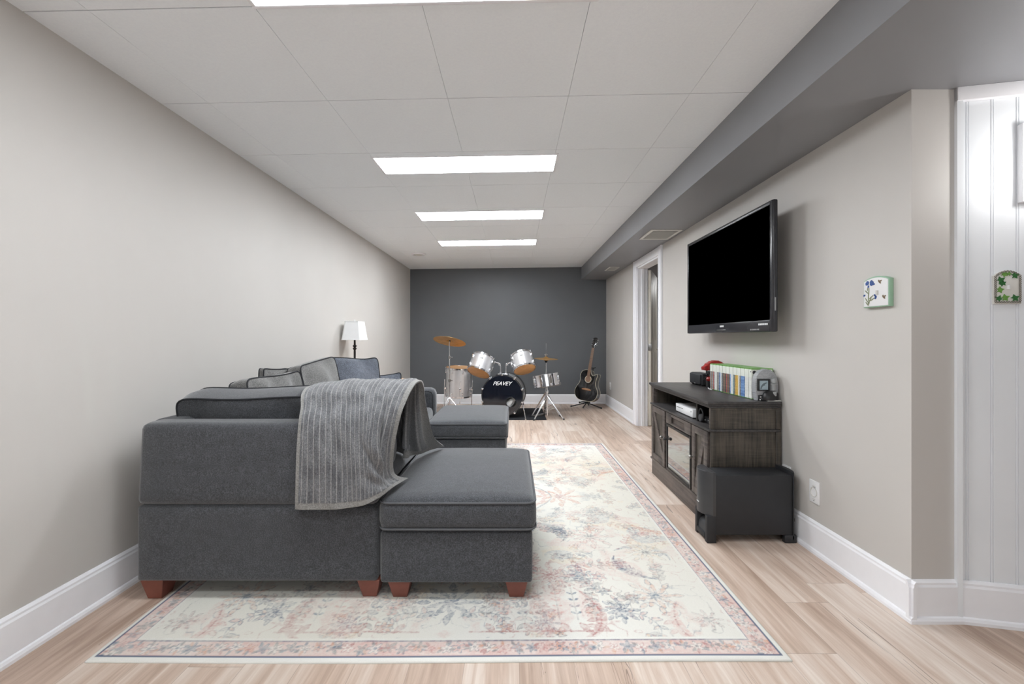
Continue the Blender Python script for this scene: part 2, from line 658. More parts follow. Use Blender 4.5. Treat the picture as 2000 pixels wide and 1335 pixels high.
# baseboards with cap bead and shoe moulding
def base_profile():
    return [(0, 0), (0.026, 0), (0.026, 0.012), (0.021, 0.022), (0.015, 0.026), (0.015, 0.142), (0.011, 0.150), (0.011, 0.158), (0.004, 0.168), (0, 0.168)]


def baseboard(name, p0, p1, n):
    p0, p1, n = Vector((*p0, 0)), Vector((*p1, 0)), Vector((*n, 0))
    bm = B()
    a = [bm.verts.new(p0 + n * u + Vector((0, 0, v))) for u, v in base_profile()]
    b_ = [bm.verts.new(p1 + n * u + Vector((0, 0, v))) for u, v in base_profile()]
    k = len(a)
    bm.faces.new(a); bm.faces.new(b_[::-1])
    for i in range(k):
        bm.faces.new((a[i], a[(i + 1) % k], b_[(i + 1) % k], b_[i]))
    return struct(name, bm, M['trim'], angle=20)


baseboard('baseboard_left', (XL, YN), (XL, YB), (1, 0))
baseboard('baseboard_back', (XL, YB), (XR, YB), (0, -1))
baseboard('baseboard_right', (XR, 1.706), (XR, DY0 - 0.115), (-1, 0))
baseboard('baseboard_right_far', (XR, DY1 + 0.115), (XR, YB), (-1, 0))
baseboard('baseboard_return', (XR - 0.024, 1.73), (1.83, 1.73), (0, -1))
bb = wp(0.018, 0.0, 0); be = wp(2.05, 0.0, 0)
baseboard('baseboard_panelled', (bb.x, bb.y), (be.x, be.y), (WN.x, WN.y))

# door casing, jamb, open door
bm = B()
for (a, b_) in ((DY0 - 0.105, DY0), (DY1, DY1 + 0.105)):
    box(bm, XR - 0.018, XR, a, b_, 0, BZ - 0.004, 0.004)
    box(bm, XR - 0.026, XR, (a - 0.003) if a < DY0 else b_ - 0.02, a + 0.02 if a < DY0 else b_ + 0.003, 0, BZ - 0.003, 0.004)
    box(bm, XR - 0.023, XR, (b_ - 0.035) if a < DY0 else a + 0.02, (b_ - 0.02) if a < DY0 else a + 0.035, 0, BZ - 0.004, 0.003)
box(bm, XR - 0.0175, XR, DY0 - 0.002, DY1 + 0.002, DZ, BZ - 0.005, 0.004)
box(bm, XR, XR + 0.13, DY0 - 0.0, DY0 + 0.02, 0, DZ)
box(bm, XR, XR + 0.13, DY1 - 0.02, DY1, 0, DZ)
box(bm, XR, XR + 0.13, DY0, DY1, DZ - 0.02, DZ)
box(bm, XR + 0.05, XR + 0.085, DY1 - 0.032, DY1 - 0.02, 0, DZ - 0.02, 0.002)
struct('trim_2', bm, M['trim'], angle=20)

drt = bpy.data.objects.new('door_1', None)
C.objects.link(drt)
drt['kind'] = 'structure'
drt.location = (XR + 0.135, DY1 - 0.03, 0)
drt.rotation_euler = (0, 0, math.radians(66))
bm = B()
box(bm, 0.0, 0.80, -0.035, 0.0, 0.01, 2.03, 0.002)
for z0, z1 in ((0.25, 0.95), (1.12, 1.88)):
    for x0, x1 in ((0.12, 0.36), (0.45, 0.69)):
        box(bm, x0, x1, -0.038, 0.003, z0, z1, 0.004)
obj('door_slab', bm, M['doorbeige'], drt, local=True)
bm = B()
box(bm, -0.012, 0.004, -0.045, -0.002, 0.98, 1.07, 0.002)
obj('hinge', bm, M['steel'], drt, local=True)
bm = B()
tube(bm, [(0.73, -0.11, 0.98), (0.73, 0.07, 0.98)], 0.009, 10)
for yy in (-0.10, 0.06):
    lathe(bm, [(0, -0.02), (0.02, -0.015), (0.026, 0), (0.02, 0.015), (0, 0.02)], 16, Matrix.Translation((0.73, yy, 0.98)) @ Matrix.Rotation(PI / 2, 4, 'X'))
obj('door_handle', bm, M['steel'], drt, local=True)

# the room glimpsed through the doorway
slab('wall_far_room_back', M['roomgrey'], XR + 0.12, 4.2, 9.2, 9.3, 0, 2.3)
slab('wall_far_room_east', M['roomgrey'], 4.2, 4.3, 3.4, 9.3, 0, 2.3)
slab('wall_far_room_front', M['roomgrey'], XR + 0.12, 4.3, 3.3, 3.4, 0, 2.16)
slab('wall_far_room_west', M['roomgrey'], XR + 0.02, XR + 0.12, YB, 9.2, 0, 2.3)
slab('ceiling_far_room', M['wall_dark'], XR + 0.12, 4.3, 3.3, 9.3, 2.2, 2.3)
pl = bpy.data.lights.new('far_room_lamp', 'AREA')
pl.energy = 22
pl.size = 0.5
po = bpy.data.objects.new('far_room_lamp', pl)
po.location = (3.2, 7.0, 2.15)
C.objects.link(po)


# ------------------------------------------------------------------ ceiling lights
def light_panel(name, label, y0, y1, level, x0=-0.93):
    zc = ceil_z(x0 + 0.6)
    r = thing(name, label, 'ceiling light', (x0 + 0.61, (y0 + y1) / 2, zc), (0, math.atan(-CS), -ROT), 'long ceiling light panels')
    L2, W2 = 0.61, (y1 - y0) / 2
    bm = B()
    f = 0.016
    box(bm, -L2 - f, L2 + f, -W2 - f, -W2, -0.006, 0.004, 0.0015)
    box(bm, -L2 - f, L2 + f, W2, W2 + f, -0.006, 0.004, 0.0015)
    box(bm, -L2 - f, -L2, -W2, W2, -0.006, 0.004, 0.0015)
    box(bm, L2, L2 + f, -W2, W2, -0.006, 0.004, 0.0015)
    obj('frame', bm, M['trim'], r, local=True)
    bm = B()
    box(bm, -L2, L2, -W2, W2, -0.003, 0.002)
    obj('diffuser', bm, M['panel_light%d' % level], r, local=True)
    return r


light_panel('ceiling_light', 'long lit white ceiling panel cut off by the top edge, nearest the viewer', 1.25, 1.525, 1)
light_panel('ceiling_light', 'long lit white ceiling panel, largest of the three fully in view', 2.83, 3.10, 1)
light_panel('ceiling_light', 'long lit white ceiling panel, middle one of the three fully in view', 4.06, 4.34, 2)
light_panel('ceiling_light', 'long lit white ceiling panel, smallest and closest to the charcoal wall', 5.27, 5.55, 3)
light_panel('ceiling_light', 'long lit white ceiling panel directly above the viewer', 0.04, 0.31, 0)

# round ceiling diffuser
rv = thing('round_vent', 'small round white ceiling vent near the left wall, beyond the last light panel', 'vent', (-1.35, 6.07, ceil_z(-1.35)))
bm = B()
lathe(bm, [(0.105, 0), (0.10, -0.012), (0.085, -0.02), (0.078, -0.01), (0.078, 0)], 32)
obj('ring', bm, M['trim'], rv, local=True)
bm = B()
lathe(bm, [(0.0, -0.026), (0.04, -0.024), (0.062, -0.014), (0.055, -0.008), (0, -0.008)], 32)
obj('centre_disc', bm, M['offwhite'], rv, local=True)
bm = B()
lathe(bm, [(0.078, -0.001), (0, -0.001)], 32)
obj('throat', bm, M['shadowgap'], rv, local=True)


def soffit_vent(label, x0, x1, y0, y1, n):
    r = thing('ceiling_vent', label, 'vent', ((x0 + x1) / 2, (y0 + y1) / 2, BZ))
    hx, hy = (x1 - x0) / 2, (y1 - y0) / 2
    bm = B()
    f = 0.03 if n > 6 else 0.02
    box(bm, -hx, hx, -hy, -hy + f, -0.008, 0, 0.002)
    box(bm, -hx, hx, hy - f, hy, -0.008, 0, 0.002)
    box(bm, -hx, -hx + f, -hy + f, hy - f, -0.008, 0, 0.002)
    box(bm, hx - f, hx, -hy + f, hy - f, -0.008, 0, 0.002)
    obj('frame', bm, M['offwhite'], r, local=True)
    bm = B()
    for i in range(n):
        yy = -hy + f + (i + 0.5) * (2 * hy - 2 * f) / n
        box(bm, -hx + f, hx - f, -0.009, 0.009, -0.0015, 0.0015, mat=Matrix.Translation((0, yy, -0.0075)) @ Matrix.Rotation(0.5, 4, 'X'))
    obj('louvres', bm, M['offwhite'], r, local=True)
    bm = B()
    box(bm, -hx + f, hx - f, -hy + f, hy - f, -0.0014, -0.0004)
    obj('backing', bm, M['grey'], r, local=True)


soffit_vent('large white louvred vent in the grey bulkhead above the doorway', 1.29, 1.585, 3.97, 4.35, 14)
soffit_vent('small white vent in the grey bulkhead near the charcoal wall', 1.375, 1.525, 6.07, 6.40, 6)

# ------------------------------------------------------------------ rug (pattern computed as woven colour)
RNX, RNY = 640, 800
RW, RH = 2.52, 3.11


def build_rug():
    rs = np.random.RandomState(3)
    img = np.zeros((RNY, RNX, 3))
    sx, sy = RNX / RW, RNY / RH
    U, V = np.meshgrid((np.arange(RNX) + 0.5) / sx, (np.arange(RNY) + 0.5) / sy)

    def vnoise(fx, fy, seed):
        r2 = np.random.RandomState(seed)
        gx, gy = int(RW * fx) + 3, int(RH * fy) + 3
        g = r2.rand(gy, gx)
        x, y = U * fx, V * fy
        xi, yi = x.astype(int), y.astype(int)
        a, b_ = x - xi, y - yi
        a = a * a * (3 - 2 * a); b_ = b_ * b_ * (3 - 2 * b_)
        return (g[yi, xi] * (1 - a) + g[yi, xi + 1] * a) * (1 - b_) + (g[yi + 1, xi] * (1 - a) + g[yi + 1, xi + 1] * a) * b_
    ivory = np.array(s2l((225, 224, 217)))
    warm = np.array(s2l((218, 213, 199)))
    pink = np.array(s2l((208, 165, 157)))
    terra = np.array(s2l((204, 150, 122)))
    rose = np.array(s2l((176, 120, 116)))
    slate = np.array(s2l((104, 120, 138)))
    navy = np.array(s2l((72, 90, 118)))
    grey = np.array(s2l((132, 130, 130)))
    sand = np.array(s2l((222, 196, 160)))
    n0 = vnoise(1.3, 1.3, 1)
    img[:] = ivory + (warm - ivory) * n0[..., None]
    BD = 0.105
    # ----- helper: blend a colour inside the window of a shape
    def stamp(cx, cy, rad, fn, col, op):
        x0, x1 = int(max(0, (cx - rad) * sx)), int(min(RNX, (cx + rad) * sx + 1))
        y0, y1 = int(max(0, (cy - rad) * sy)), int(min(RNY, (cy + rad) * sy + 1))
        if x1 <= x0 or y1 <= y0: return
        u, v = U[y0:y1, x0:x1] - cx, V[y0:y1, x0:x1] - cy
        a = np.clip(fn(u, v), 0, 1) * op
        img[y0:y1, x0:x1] = img[y0:y1, x0:x1] * (1 - a[..., None]) + col * a[..., None]

    def aa(d, soft=0.0035):
        return np.clip(0.5 - d / soft, 0, 1)

    def flower(cx, cy, r, col, col2, n=6, rot=0.0, op=0.8):
        def f(u, v):
            th = np.arctan2(v, u) - rot
            rr = r * (0.72 + 0.28 * np.cos(n * th))
            return aa(np.hypot(u, v) - rr)
        def ring(u, v):
            th = np.arctan2(v, u) - rot
            rr = r * (0.72 + 0.28 * np.cos(n * th))
            return aa(np.abs(np.hypot(u, v) - rr) - 0.0022)
        stamp(cx, cy, r * 1.2, f, col, op * 0.7)
        stamp(cx, cy, r * 1.2, ring, col2, op)
        stamp(cx, cy, r * 0.4, lambda u, v: aa(np.hypot(u, v) - r * 0.25), col2, op)

    def leaf(cx, cy, L, wd, ang, col, op=0.8, outline=None):
        ca, sa = math.cos(ang), math.sin(ang)
        def f(u, v):
            p, q = u * ca + v * sa, -u * sa + v * ca
            t = np.clip(p / L, -1, 1)
            return aa(np.abs(q) - wd * (1 - t * t) * (1 - 0.3 * t)) * (np.abs(p) < L)
        stamp(cx, cy, L * 1.1, f, col, op * (0.55 if outline is not None else 1))
        if outline is not None:
            def g(u, v):
                p, q = u * ca + v * sa, -u * sa + v * ca
                t = np.clip(p / L, -1, 1)
                return aa(np.abs(np.abs(q) - wd * (1 - t * t) * (1 - 0.3 * t)) - 0.0018) * (np.abs(p) < L)
            stamp(cx, cy, L * 1.1, g, outline, op)

    def stroke(pts, wd, col, op=0.8):
        for (ax, ay), (bx, by) in zip(pts[:-1], pts[1:]):
            L2 = max(1e-9, (bx - ax) ** 2 + (by - ay) ** 2)
            def f(u, v):
                px, py = u + (ax + bx) / 2 - ax, v + (ay + by) / 2 - ay
                t = np.clip((px * (bx - ax) + py * (by - ay)) / L2, 0, 1)
                return aa(np.hypot(px - t * (bx - ax), py - t * (by - ay)) - wd)
            stamp((ax + bx) / 2, (ay + by) / 2, math.sqrt(L2) / 2 + wd * 3, f, col, op)

    def sprl(x, y, ang, L, curl, n=14):
        pts = [(x, y)]
        for i in range(n):
            ang += curl / n * (0.4 + 1.2 * i / n)
            x += math.cos(ang) * L / n; y += math.sin(ang) * L / n
            pts.append((x, y))
        return pts

    cx0, cy0 = RW / 2, RH / 2
    # quarter design, mirrored four ways
    ops = []
    q = random.Random(21)
    pal_l = [pink, pink, rose, terra, slate, grey, grey]
    # vines
    for k in range(50):
        x, y = q.uniform(0.0, 1.1), q.uniform(0.0, 1.38)
        ang, L, curl = q.uniform(0, 6.28), q.uniform(0.14, 0.34), q.uniform(-3.5, 3.5)
        c = q.choice([grey, slate, rose, grey])
        p = sprl(x, y, ang, L, curl)
        ops.append(('s', p, 0.0026, c, 0.6))
        for i in range(1, len(p) - 1, 2):
            a2 = math.atan2(p[i + 1][1] - p[i][1], p[i + 1][0] - p[i][0])
            for sd in (-1, 1):
                aa2 = a2 + sd * 0.95
                l = q.uniform(0.015, 0.027)
                ops.append(('l', p[i][0] + math.cos(aa2) * l, p[i][1] + math.sin(aa2) * l, l, l * 0.42, aa2, q.choice(pal_l), 0.8, c))
        ops.append(('f', p[-1][0], p[-1][1], q.uniform(0.025, 0.045), q.choice([pink, terra, slate, sand]), c, q.choice([5, 6, 8]), q.uniform(0, 1), 0.8))
    # big serrated leaves (curved saz leaves)
    for (x, y, ang, L, curl, c, o_) in ((0.55, 1.12, 0.8, 0.42, 2.2, rose, rose), (0.98, 1.22, 2.2, 0.40, -2.4, pink, rose), (0.82, 0.78, -0.6, 0.36, 2.4, slate, navy),
                                        (0.28, 0.86, 1.9, 0.36, 2.0, pink, rose), (0.98, 0.42, 1.2, 0.36, -2.0, terra, rose), (0.42, 0.44, 0.2, 0.34, 2.2, slate, grey),
                                        (0.95, 1.05, 3.4, 0.30, 1.8, navy, navy)):
        p = sprl(x, y, ang, L, curl, 18)
        for i in range(len(p) - 1):
            wd = 0.030 * math.sin(PI * (i + 0.5) / 18)
            ops.append(('s', p[i:i + 2], wd * 0.8, c, 0.32))
            if i % 2 == 0 and 2 < i < 16:
                a2 = math.atan2(p[i + 1][1] - p[i][1], p[i + 1][0] - p[i][0]) + 1.1
                ops.append(('l', p[i][0] + math.cos(a2) * (wd + .012), p[i][1] + math.sin(a2) * (wd + .012), 0.024, 0.010, a2, c, 0.75, o_))
        ops.append(('s', p, 0.003, o_, 0.8))
    # palmettes
    for (x, y, r, c, c2) in ((0.0, 0.62, 0.13, pink, rose), (0.0, 1.22, 0.10, slate, navy), (0.62, 0.0, 0.13, terra, rose), (0.72, 0.62, 0.10, pink, grey),
                             (0.90, 1.18, 0.09, terra, slate), (0.45, 1.02, 0.085, pink, rose), (0.98, 0.8, 0.08, sand, grey), (0.72, 1.28, 0.06, slate, navy),
                             (0.30, 0.20, 0.09, pink, grey), (1.06, 1.34, 0.045, rose, grey), (0.40, 1.36, 0.045, slate, slate)):
        for i, k in enumerate((1.0, 0.7, 0.42)):
            ops.append(('f', x, y, r * k, [c, ivory, c2][i], c2, 9, 0.2 * i, 0.75))
        for a2 in np.linspace(0, 2 * PI, 9)[:-1]:
            ops.append(('l', x + math.cos(a2) * r * 1.15, y + math.sin(a2) * r * 1.15, r * 0.32, r * 0.13, a2, c, 0.7, c2))
    # rows of small sprigs hanging from a comb line (front and back fields)
    for i in range(7):
        xx = 0.16 + i * 0.075
        for j in range(4):
            for sd in (-1, 1):
                ops.append(('l', xx + sd * 0.012, 1.16 + j * 0.045, 0.014, 0.006, PI / 2 + sd * 0.9, [grey, pink, slate][i % 3], 0.85, None))
        ops.append(('s', [(xx, 1.12), (xx, 1.34)], 0.0022, grey, 0.6))
        ops.append(('l', xx + 0.02, 1.385, 0.032, 0.013, 1.0, rose, 0.8, rose))
    ops.append(('s', [(0.1, 1.405), (0.66, 1.405)], 0.004, rose, 0.8))
    # central medallion outlines
    for r_, c, wd in ((0.52, slate, 0.006), (0.48, pink, 0.012), (0.27, grey, 0.005), (0.24, terra, 0.009)):
        pts = []
        for i in range(0, 25):
            t = PI / 2 * i / 24
            rr = r_ * (1 + 0.09 * math.cos(8 * t))
            pts.append((rr * math.cos(t), rr * 1.35 * math.sin(t)))
        ops.append(('s', pts, wd, c, 0.6))
    for op_ in ops:
        for mx_ in (-1, 1):
            for my_ in (-1, 1):
                if op_[0] == 's':
                    stroke([(cx0 + mx_ * a, cy0 + my_ * b_) for a, b_ in op_[1]], op_[2], op_[3], op_[4])
                elif op_[0] == 'l':
                    _, x, y, L, wd, ang, c, o2, ol = op_
                    a2 = math.atan2(my_ * math.sin(ang), mx_ * math.cos(ang))
                    leaf(cx0 + mx_ * x, cy0 + my_ * y, L, wd, a2, c, o2, ol)
                else:
                    _, x, y, r, c, c2, n, rt, o2 = op_
                    flower(cx0 + mx_ * x, cy0 + my_ * y, r, c, c2, n, rt, o2)
    # all-over worn ground pattern: wandering outlines and small blossoms, mirrored like the rest
    def sym(a):
        h_, w_ = a.shape
        q_ = a[:h_ // 2, :w_ // 2]
        t_ = np.concatenate([q_, q_[:, ::-1]], 1)
        return np.concatenate([t_, t_[::-1]], 0)
    na = sym(0.7 * vnoise(15, 15, 31) + 0.3 * vnoise(34, 34, 32))
    nb = sym(0.6 * vnoise(7, 7, 33) + 0.4 * vnoise(22, 22, 34))
    nc = sym(vnoise(3.2, 3.2, 35))
    nd = sym(vnoise(4.1, 4.1, 36))
    linem = np.clip(1 - np.abs(na - 0.5) / 0.022, 0, 1)
    fillm = np.clip((nb - 0.56) * 12, 0, 1)
    lc = np.where((nc > 0.55)[..., None], slate, np.where((nc > 0.40)[..., None], grey, rose))
    fc = np.where((nd > 0.58)[..., None], slate, np.where((nd > 0.46)[..., None], sand, pink))
    k_ = (fillm * 0.34)[..., None]
    img[:] = img * (1 - k_) + fc * k_
    k_ = (linem * 0.60)[..., None]
    img[:] = img * (1 - k_) + lc * k_
    # border
    e = np.minimum(np.minimum(U, RW - U), np.minimum(V, RH - V))
    band = (e < BD) & (e > 0.024)
    pb = pink + (ivory - pink) * (0.12 + 0.45 * vnoise(9, 9, 5)[..., None])
    img[band] = pb[band]
    q2 = random.Random(4)
    per = []
    step = 0.052
    for i in range(int(RW / step)):
        per += [(0.03 + i * step, 0.065), (0.03 + i * step, RH - 0.065)]
    for i in range(int(RH / step)):
        per += [(0.065, 0.03 + i * step), (RW - 0.065, 0.03 + i * step)]
    for i, (x, y) in enumerate(per):
        c = q2.choice([ivory, ivory, slate, terra, pink, grey])
        flower(x + q2.uniform(-.006, .006), y + q2.uniform(-.008, .008), q2.uniform(0.020, 0.030), c, q2.choice([grey, slate, rose]), q2.choice([5, 6]), q2.random(), 0.8)
        for _ in range(3):
            a2 = q2.uniform(0, 6.28)
            leaf(x + math.cos(a2) * 0.03, y + math.sin(a2) * 0.024, 0.014, 0.006, a2, q2.choice([rose, grey, slate, terra]), 0.75)
    out = e <= 0.024
    img[out] = ivory * 0.98
    for lo_, hi_, c, op in ((0.021, 0.0280, navy, 0.85), (BD - 0.006, BD - 0.001, navy, 0.65), (BD - 0.001, BD + 0.008, ivory, 1.0)):
        mk = (e > lo_) & (e < hi_)
        img[mk] = img[mk] * (1 - op) + c * op
    # distressing: worn streaks and patches fade the print towards ivory
    wear = 0.55 * vnoise(3.0, 3.0, 8) + 0.45 * vnoise(9, 9, 9)
    speck = vnoise(110, 150, 10)
    streak = vnoise(10, 90, 11)
    speck2 = vnoise(190, 60, 12)
    a = np.clip((wear - 0.30) * 1.4, 0, 0.65) * (0.45 + 0.55 * speck) + 0.42 * (speck > 0.55) + 0.25 * (streak > 0.6) + 0.22 * (speck2 > 0.55)
    a = np.clip(a, 0, 0.82)
    a *= 0.88
    a[e < BD] *= 0.62
    a[e < 0.03] = 0
    tgt = ivory + (warm - ivory) * n0[..., None]
    img = img * (1 - a[..., None]) + tgt * a[..., None]
    # geometry: thin pile with softly raised ripples near the sofa feet
    nx, ny = RNX + 1, RNY + 1
    gu, gv = np.meshgrid(np.linspace(0, 1, nx), np.linspace(0, 1, ny))
    # four corners on the floor (the left side runs out a little)
    c00, c10, c01, c11 = np.array((-1.515, 1.500)), np.array((0.992, 1.506)), np.array((-1.66, 4.61)), np.array((0.972, 4.61))
    P = ((1 - gu) * (1 - gv))[..., None] * c00 + (gu * (1 - gv))[..., None] * c10 + ((1 - gu) * gv)[..., None] * c01 + (gu * gv)[..., None] * c11
    x, y = P[..., 0], P[..., 1]
    eg = np.minimum(np.minimum(gu * RW, (1 - gu) * RW), np.minimum(gv * RH, (1 - gv) * RH))
    z = 0.009 - 0.004 * np.exp(-eg / 0.006)
    y = y + 0.004 * np.sin(x * 2.5) * (1 - gv)
    z = z + 0.005 * np.exp(-((x + 0.66 + 0.5 * (y - 1.84)) / 0.035) ** 2) * np.exp(-((y - 1.70) / 0.08) ** 2)
    verts = np.stack([x, y, z], -1).reshape(-1, 3)
    idx = np.arange(nx * ny).reshape(ny, nx)
    quads = np.stack([idx[:-1, :-1], idx[:-1, 1:], idx[1:, 1:], idx[1:, :-1]], -1).reshape(-1, 4)
    # skirt
    bnd = np.concatenate([idx[0, :], idx[1:, -1], idx[-1, -2::-1], idx[-2:0:-1, 0]])
    bot = verts[bnd].copy(); bot[:, 2] = 0.0005
    nb = len(bnd); off = len(verts)
    verts = np.vstack([verts, bot])
    sk = np.array([[bnd[i], off + i, off + (i + 1) % nb, bnd[(i + 1) % nb]] for i in range(nb)])
    quads = np.vstack([quads, sk])
    verts -= np.array([-0.27, 3.05, 0])
    me = bpy.data.meshes.new('area_rug')
    me.vertices.add(len(verts)); me.vertices.foreach_set('co', verts.ravel().astype(np.float32))
    me.loops.add(quads.size); me.loops.foreach_set('vertex_index', quads.ravel().astype(np.int32))
    me.polygons.add(len(quads))
    me.polygons.foreach_set('loop_start', np.arange(0, quads.size, 4, dtype=np.int32))
    me.polygons.foreach_set('loop_total', np.full(len(quads), 4, dtype=np.int32))
    me.update(calc_edges=True)
    at = me.color_attributes.new('Col', 'FLOAT_COLOR', 'POINT')
    # colour per vertex from the pattern
    pi_ = np.clip((gv * RNY).astype(int), 0, RNY - 1); pj = np.clip((gu * RNX).astype(int), 0, RNX - 1)
    col = np.ones((len(verts), 4)); col[:nx * ny, :3] = img[pi_, pj].reshape(-1, 3); col[nx * ny:, :3] = ivory
    at.data.foreach_set('color', col.ravel().astype(np.float32))
    me.polygons.foreach_set('use_smooth', [True] * len(me.polygons))
    me.materials.append(M['rug'])
    o = bpy.data.objects.new('area_rug', me)
    o.location = (-0.27, 3.05, 0)
    C.objects.link(o)
    tag(o, 'large faded ivory and pink floral rug with a narrow border under the sofa', 'rug')


build_rug()
RZ = 0.0095       # rug surface


# ------------------------------------------------------------------ upholstery
def cushion_bm(w_, h_, tb, puff, seed=0, n=9.0, N=28, wob=0.006, pinch=0.0, sag=0.0):
    """boxed cushion, local X width, Z height (0..h), Y thickness; returns (bmesh, piping loops)"""
    bm = B()
    sd = seed * 13.7

    def pos(a, b_, side):
        m_ = max(abs(a), abs(b_))
        f = m_ / ((abs(a) ** n + abs(b_) ** n) ** (1 / n)) if m_ > 1e-6 else 1
        x, z = a * f, b_ * f
        px = x * w_ / 2 * (1 - pinch * (1 - z * z))
        pz = z * h_ / 2 * (1 - pinch * (1 - x * x))
        e = (1 - abs(a) ** 2.6) * (1 - abs(b_) ** 2.6)
        y = side * (tb / 2 + puff * e)
        nv = mnoise.noise(Vector((px * 5 + sd, pz * 5, side * 0.7 + sd)))
        nv2 = mnoise.noise(Vector((px * 2.3 + sd, 7.7, sd)))
        y += side * wob * 1.6 * nv * min(1, e * 3)
        pz += 0.014 * (abs(x) ** 5) * (1 if z > 0.6 else 0) * (z - 0.6) / 0.4
        pz += (wob * 1.6 * nv2) * (z if z > 0 else 0) - sag * (1 - x * x) * max(z, 0)
        return Vector((px, y, pz + h_ / 2))
    grid = {}
    for side in (-1, 1):
        for i in range(N + 1):
            for j in range(N + 1):
                grid[(side, i, j)] = bm.verts.new(pos(-1 + 2 * i / N, -1 + 2 * j / N, side))
        for i in range(N):
            for j in range(N):
                q = [grid[(side, i, j)], grid[(side, i + 1, j)], grid[(side, i + 1, j + 1)], grid[(side, i, j + 1)]]
                bm.faces.new(q if side < 0 else q[::-1])
    ring = [(i, 0) for i in range(N)] + [(N, j) for j in range(N)] + [(i, N) for i in range(N, 0, -1)] + [(0, j) for j in range(N, 0, -1)]
    cen = Vector((0, 0, h_ / 2))
    prev = None
    mid = []
    for (i, j) in ring:
        a, b_ = grid[(-1, i, j)].co, grid[(1, i, j)].co
        m_ = (a + b_) / 2
        d = m_ - cen
        d.y = 0
        d.normalize()
        mid.append(bm.verts.new(m_ + d * tb * 0.10))
    k = len(ring)
    for t in range(k):
        t2 = (t + 1) % k
        a0, a1 = grid[(-1, *ring[t])], grid[(-1, *ring[t2])]
        b0, b1 = grid[(1, *ring[t])], grid[(1, *ring[t2])]
        bm.faces.new((a0, mid[t], mid[t2], a1))
        bm.faces.new((mid[t], b0, b1, mid[t2]))
    loops = [[grid[(s_, *r_)].co.copy() for r_ in ring] for s_ in (-1, 1)]
    return bm, loops


def cushion(name, label, loc, rot, w_, h_, tb, puff, mat_, seed, group=None, pipe='piping', **k):
    bm, loops = cushion_bm(w_, h_, tb, puff, seed, **k)
    o = obj(name, bm, mat_, local=True, angle=60)
    o.location = loc
    o.rotation_euler = rot
    tag(o, label, 'cushion', group)
    pb = B()
    for lp in loops if tb > 0.02 else loops[:1]:
        tube(pb, lp, 0.0045, 6, closed=True)
    obj('piping', pb, M[pipe], o, local=True)
    return o


def foot(bm, x, y, zb, zt, wt=0.10, wb=0.062):
    a = [bm.verts.new((x + sx_ * wb / 2, y + sy_ * wb / 2, zb)) for sx_, sy_ in ((-1, -1), (1, -1), (1, 1), (-1, 1))]
    b_ = [bm.verts.new((x + sx_ * wt / 2, y + sy_ * wt / 2, zt)) for sx_, sy_ in ((-1, -1), (1, -1), (1, 1), (-1, 1))]
    bm.faces.new(a[::-1]); bm.faces.new(b_)
    for i in range(4):
        bm.faces.new((a[i], a[(i + 1) % 4], b_[(i + 1) % 4], b_[i]))
    bmesh.ops.bevel(bm, geom=bm.edges[:], offset=0.002, segments=1, affect='EDGES')


def soft_box(bm, x0, x1, y0, y1, z0, z1, bev=0.02, bulge=0.006, n=14, seed=0, shear=0.0):
    """upholstered block: subdivided rounded box with gently bulging, uneven faces"""
    g = bmesh.ops.create_cube(bm, size=2.0)
    ed = list({e for v in g['verts'] for e in v.link_edges})
    r = bmesh.ops.subdivide_edges(bm, edges=ed, cuts=n, use_grid_fill=True)
    vs_ = list(bm.verts)      # always called on an empty bmesh
    hx, hy, hz = (x1 - x0) / 2, (y1 - y0) / 2, (z1 - z0) / 2
    cx, cy, cz = (x0 + x1) / 2, (y0 + y1) / 2, (z0 + z1) / 2

    def warp(t, h):       # concentrate rings near the edge for the rounding
        s_ = 1 if t >= 0 else -1
        t = abs(t)
        if t > 1 - 2.0 / (n + 1) * 1.0001:
            k = (t - (1 - 2.0 / (n + 1))) / (2.0 / (n + 1))
            return s_ * (h - bev + bev * k)
        return s_ * t / (1 - 2.0 / (n + 1)) * (h - bev)
    for v in vs_:
        a, b_, c = v.co
        p = Vector((warp(a, hx), warp(b_, hy), warp(c, hz)))
        inner = Vector((max(-hx + bev, min(hx - bev, p.x)), max(-hy + bev, min(hy - bev, p.y)), max(-hz + bev, min(hz - bev, p.z))))
        d = p - inner
        if d.length > 1e-7:
            d = d.normalized() * bev
        q = inner + d
        ax = [abs(a), abs(b_), abs(c)].index(max(abs(a), abs(b_), abs(c)))
        oth = [t for i, t in enumerate((a, b_, c)) if i != ax]
        e = (1 - oth[0] ** 4) * (1 - oth[1] ** 4)
        amt = bulge * e * (1 + 0.7 * mnoise.noise(Vector((q.x * 3 + seed, q.y * 3, q.z * 3 + seed))))
        q[ax] += amt * (1 if (a, b_, c)[ax] > 0 else -1)
        v.co = Vector((cx, cy, cz)) + q
        v.co.y += shear * (v.co.z - z0)
    return vs_


def rrect(x0, x1, y0, y1, z, r=0.03, n=5, bow=0.0):
    pts = []
    for (cx, cy, a0) in ((x1 - r, y0 + r, -PI / 2), (x1 - r, y1 - r, 0), (x0 + r, y1 - r, PI / 2), (x0 + r, y0 + r, PI)):
        for i in range(n + 1):
            a = a0 + PI / 2 * i / n
            pts.append(Vector((cx + r * math.cos(a), cy + r * math.sin(a), z)))
    return pts


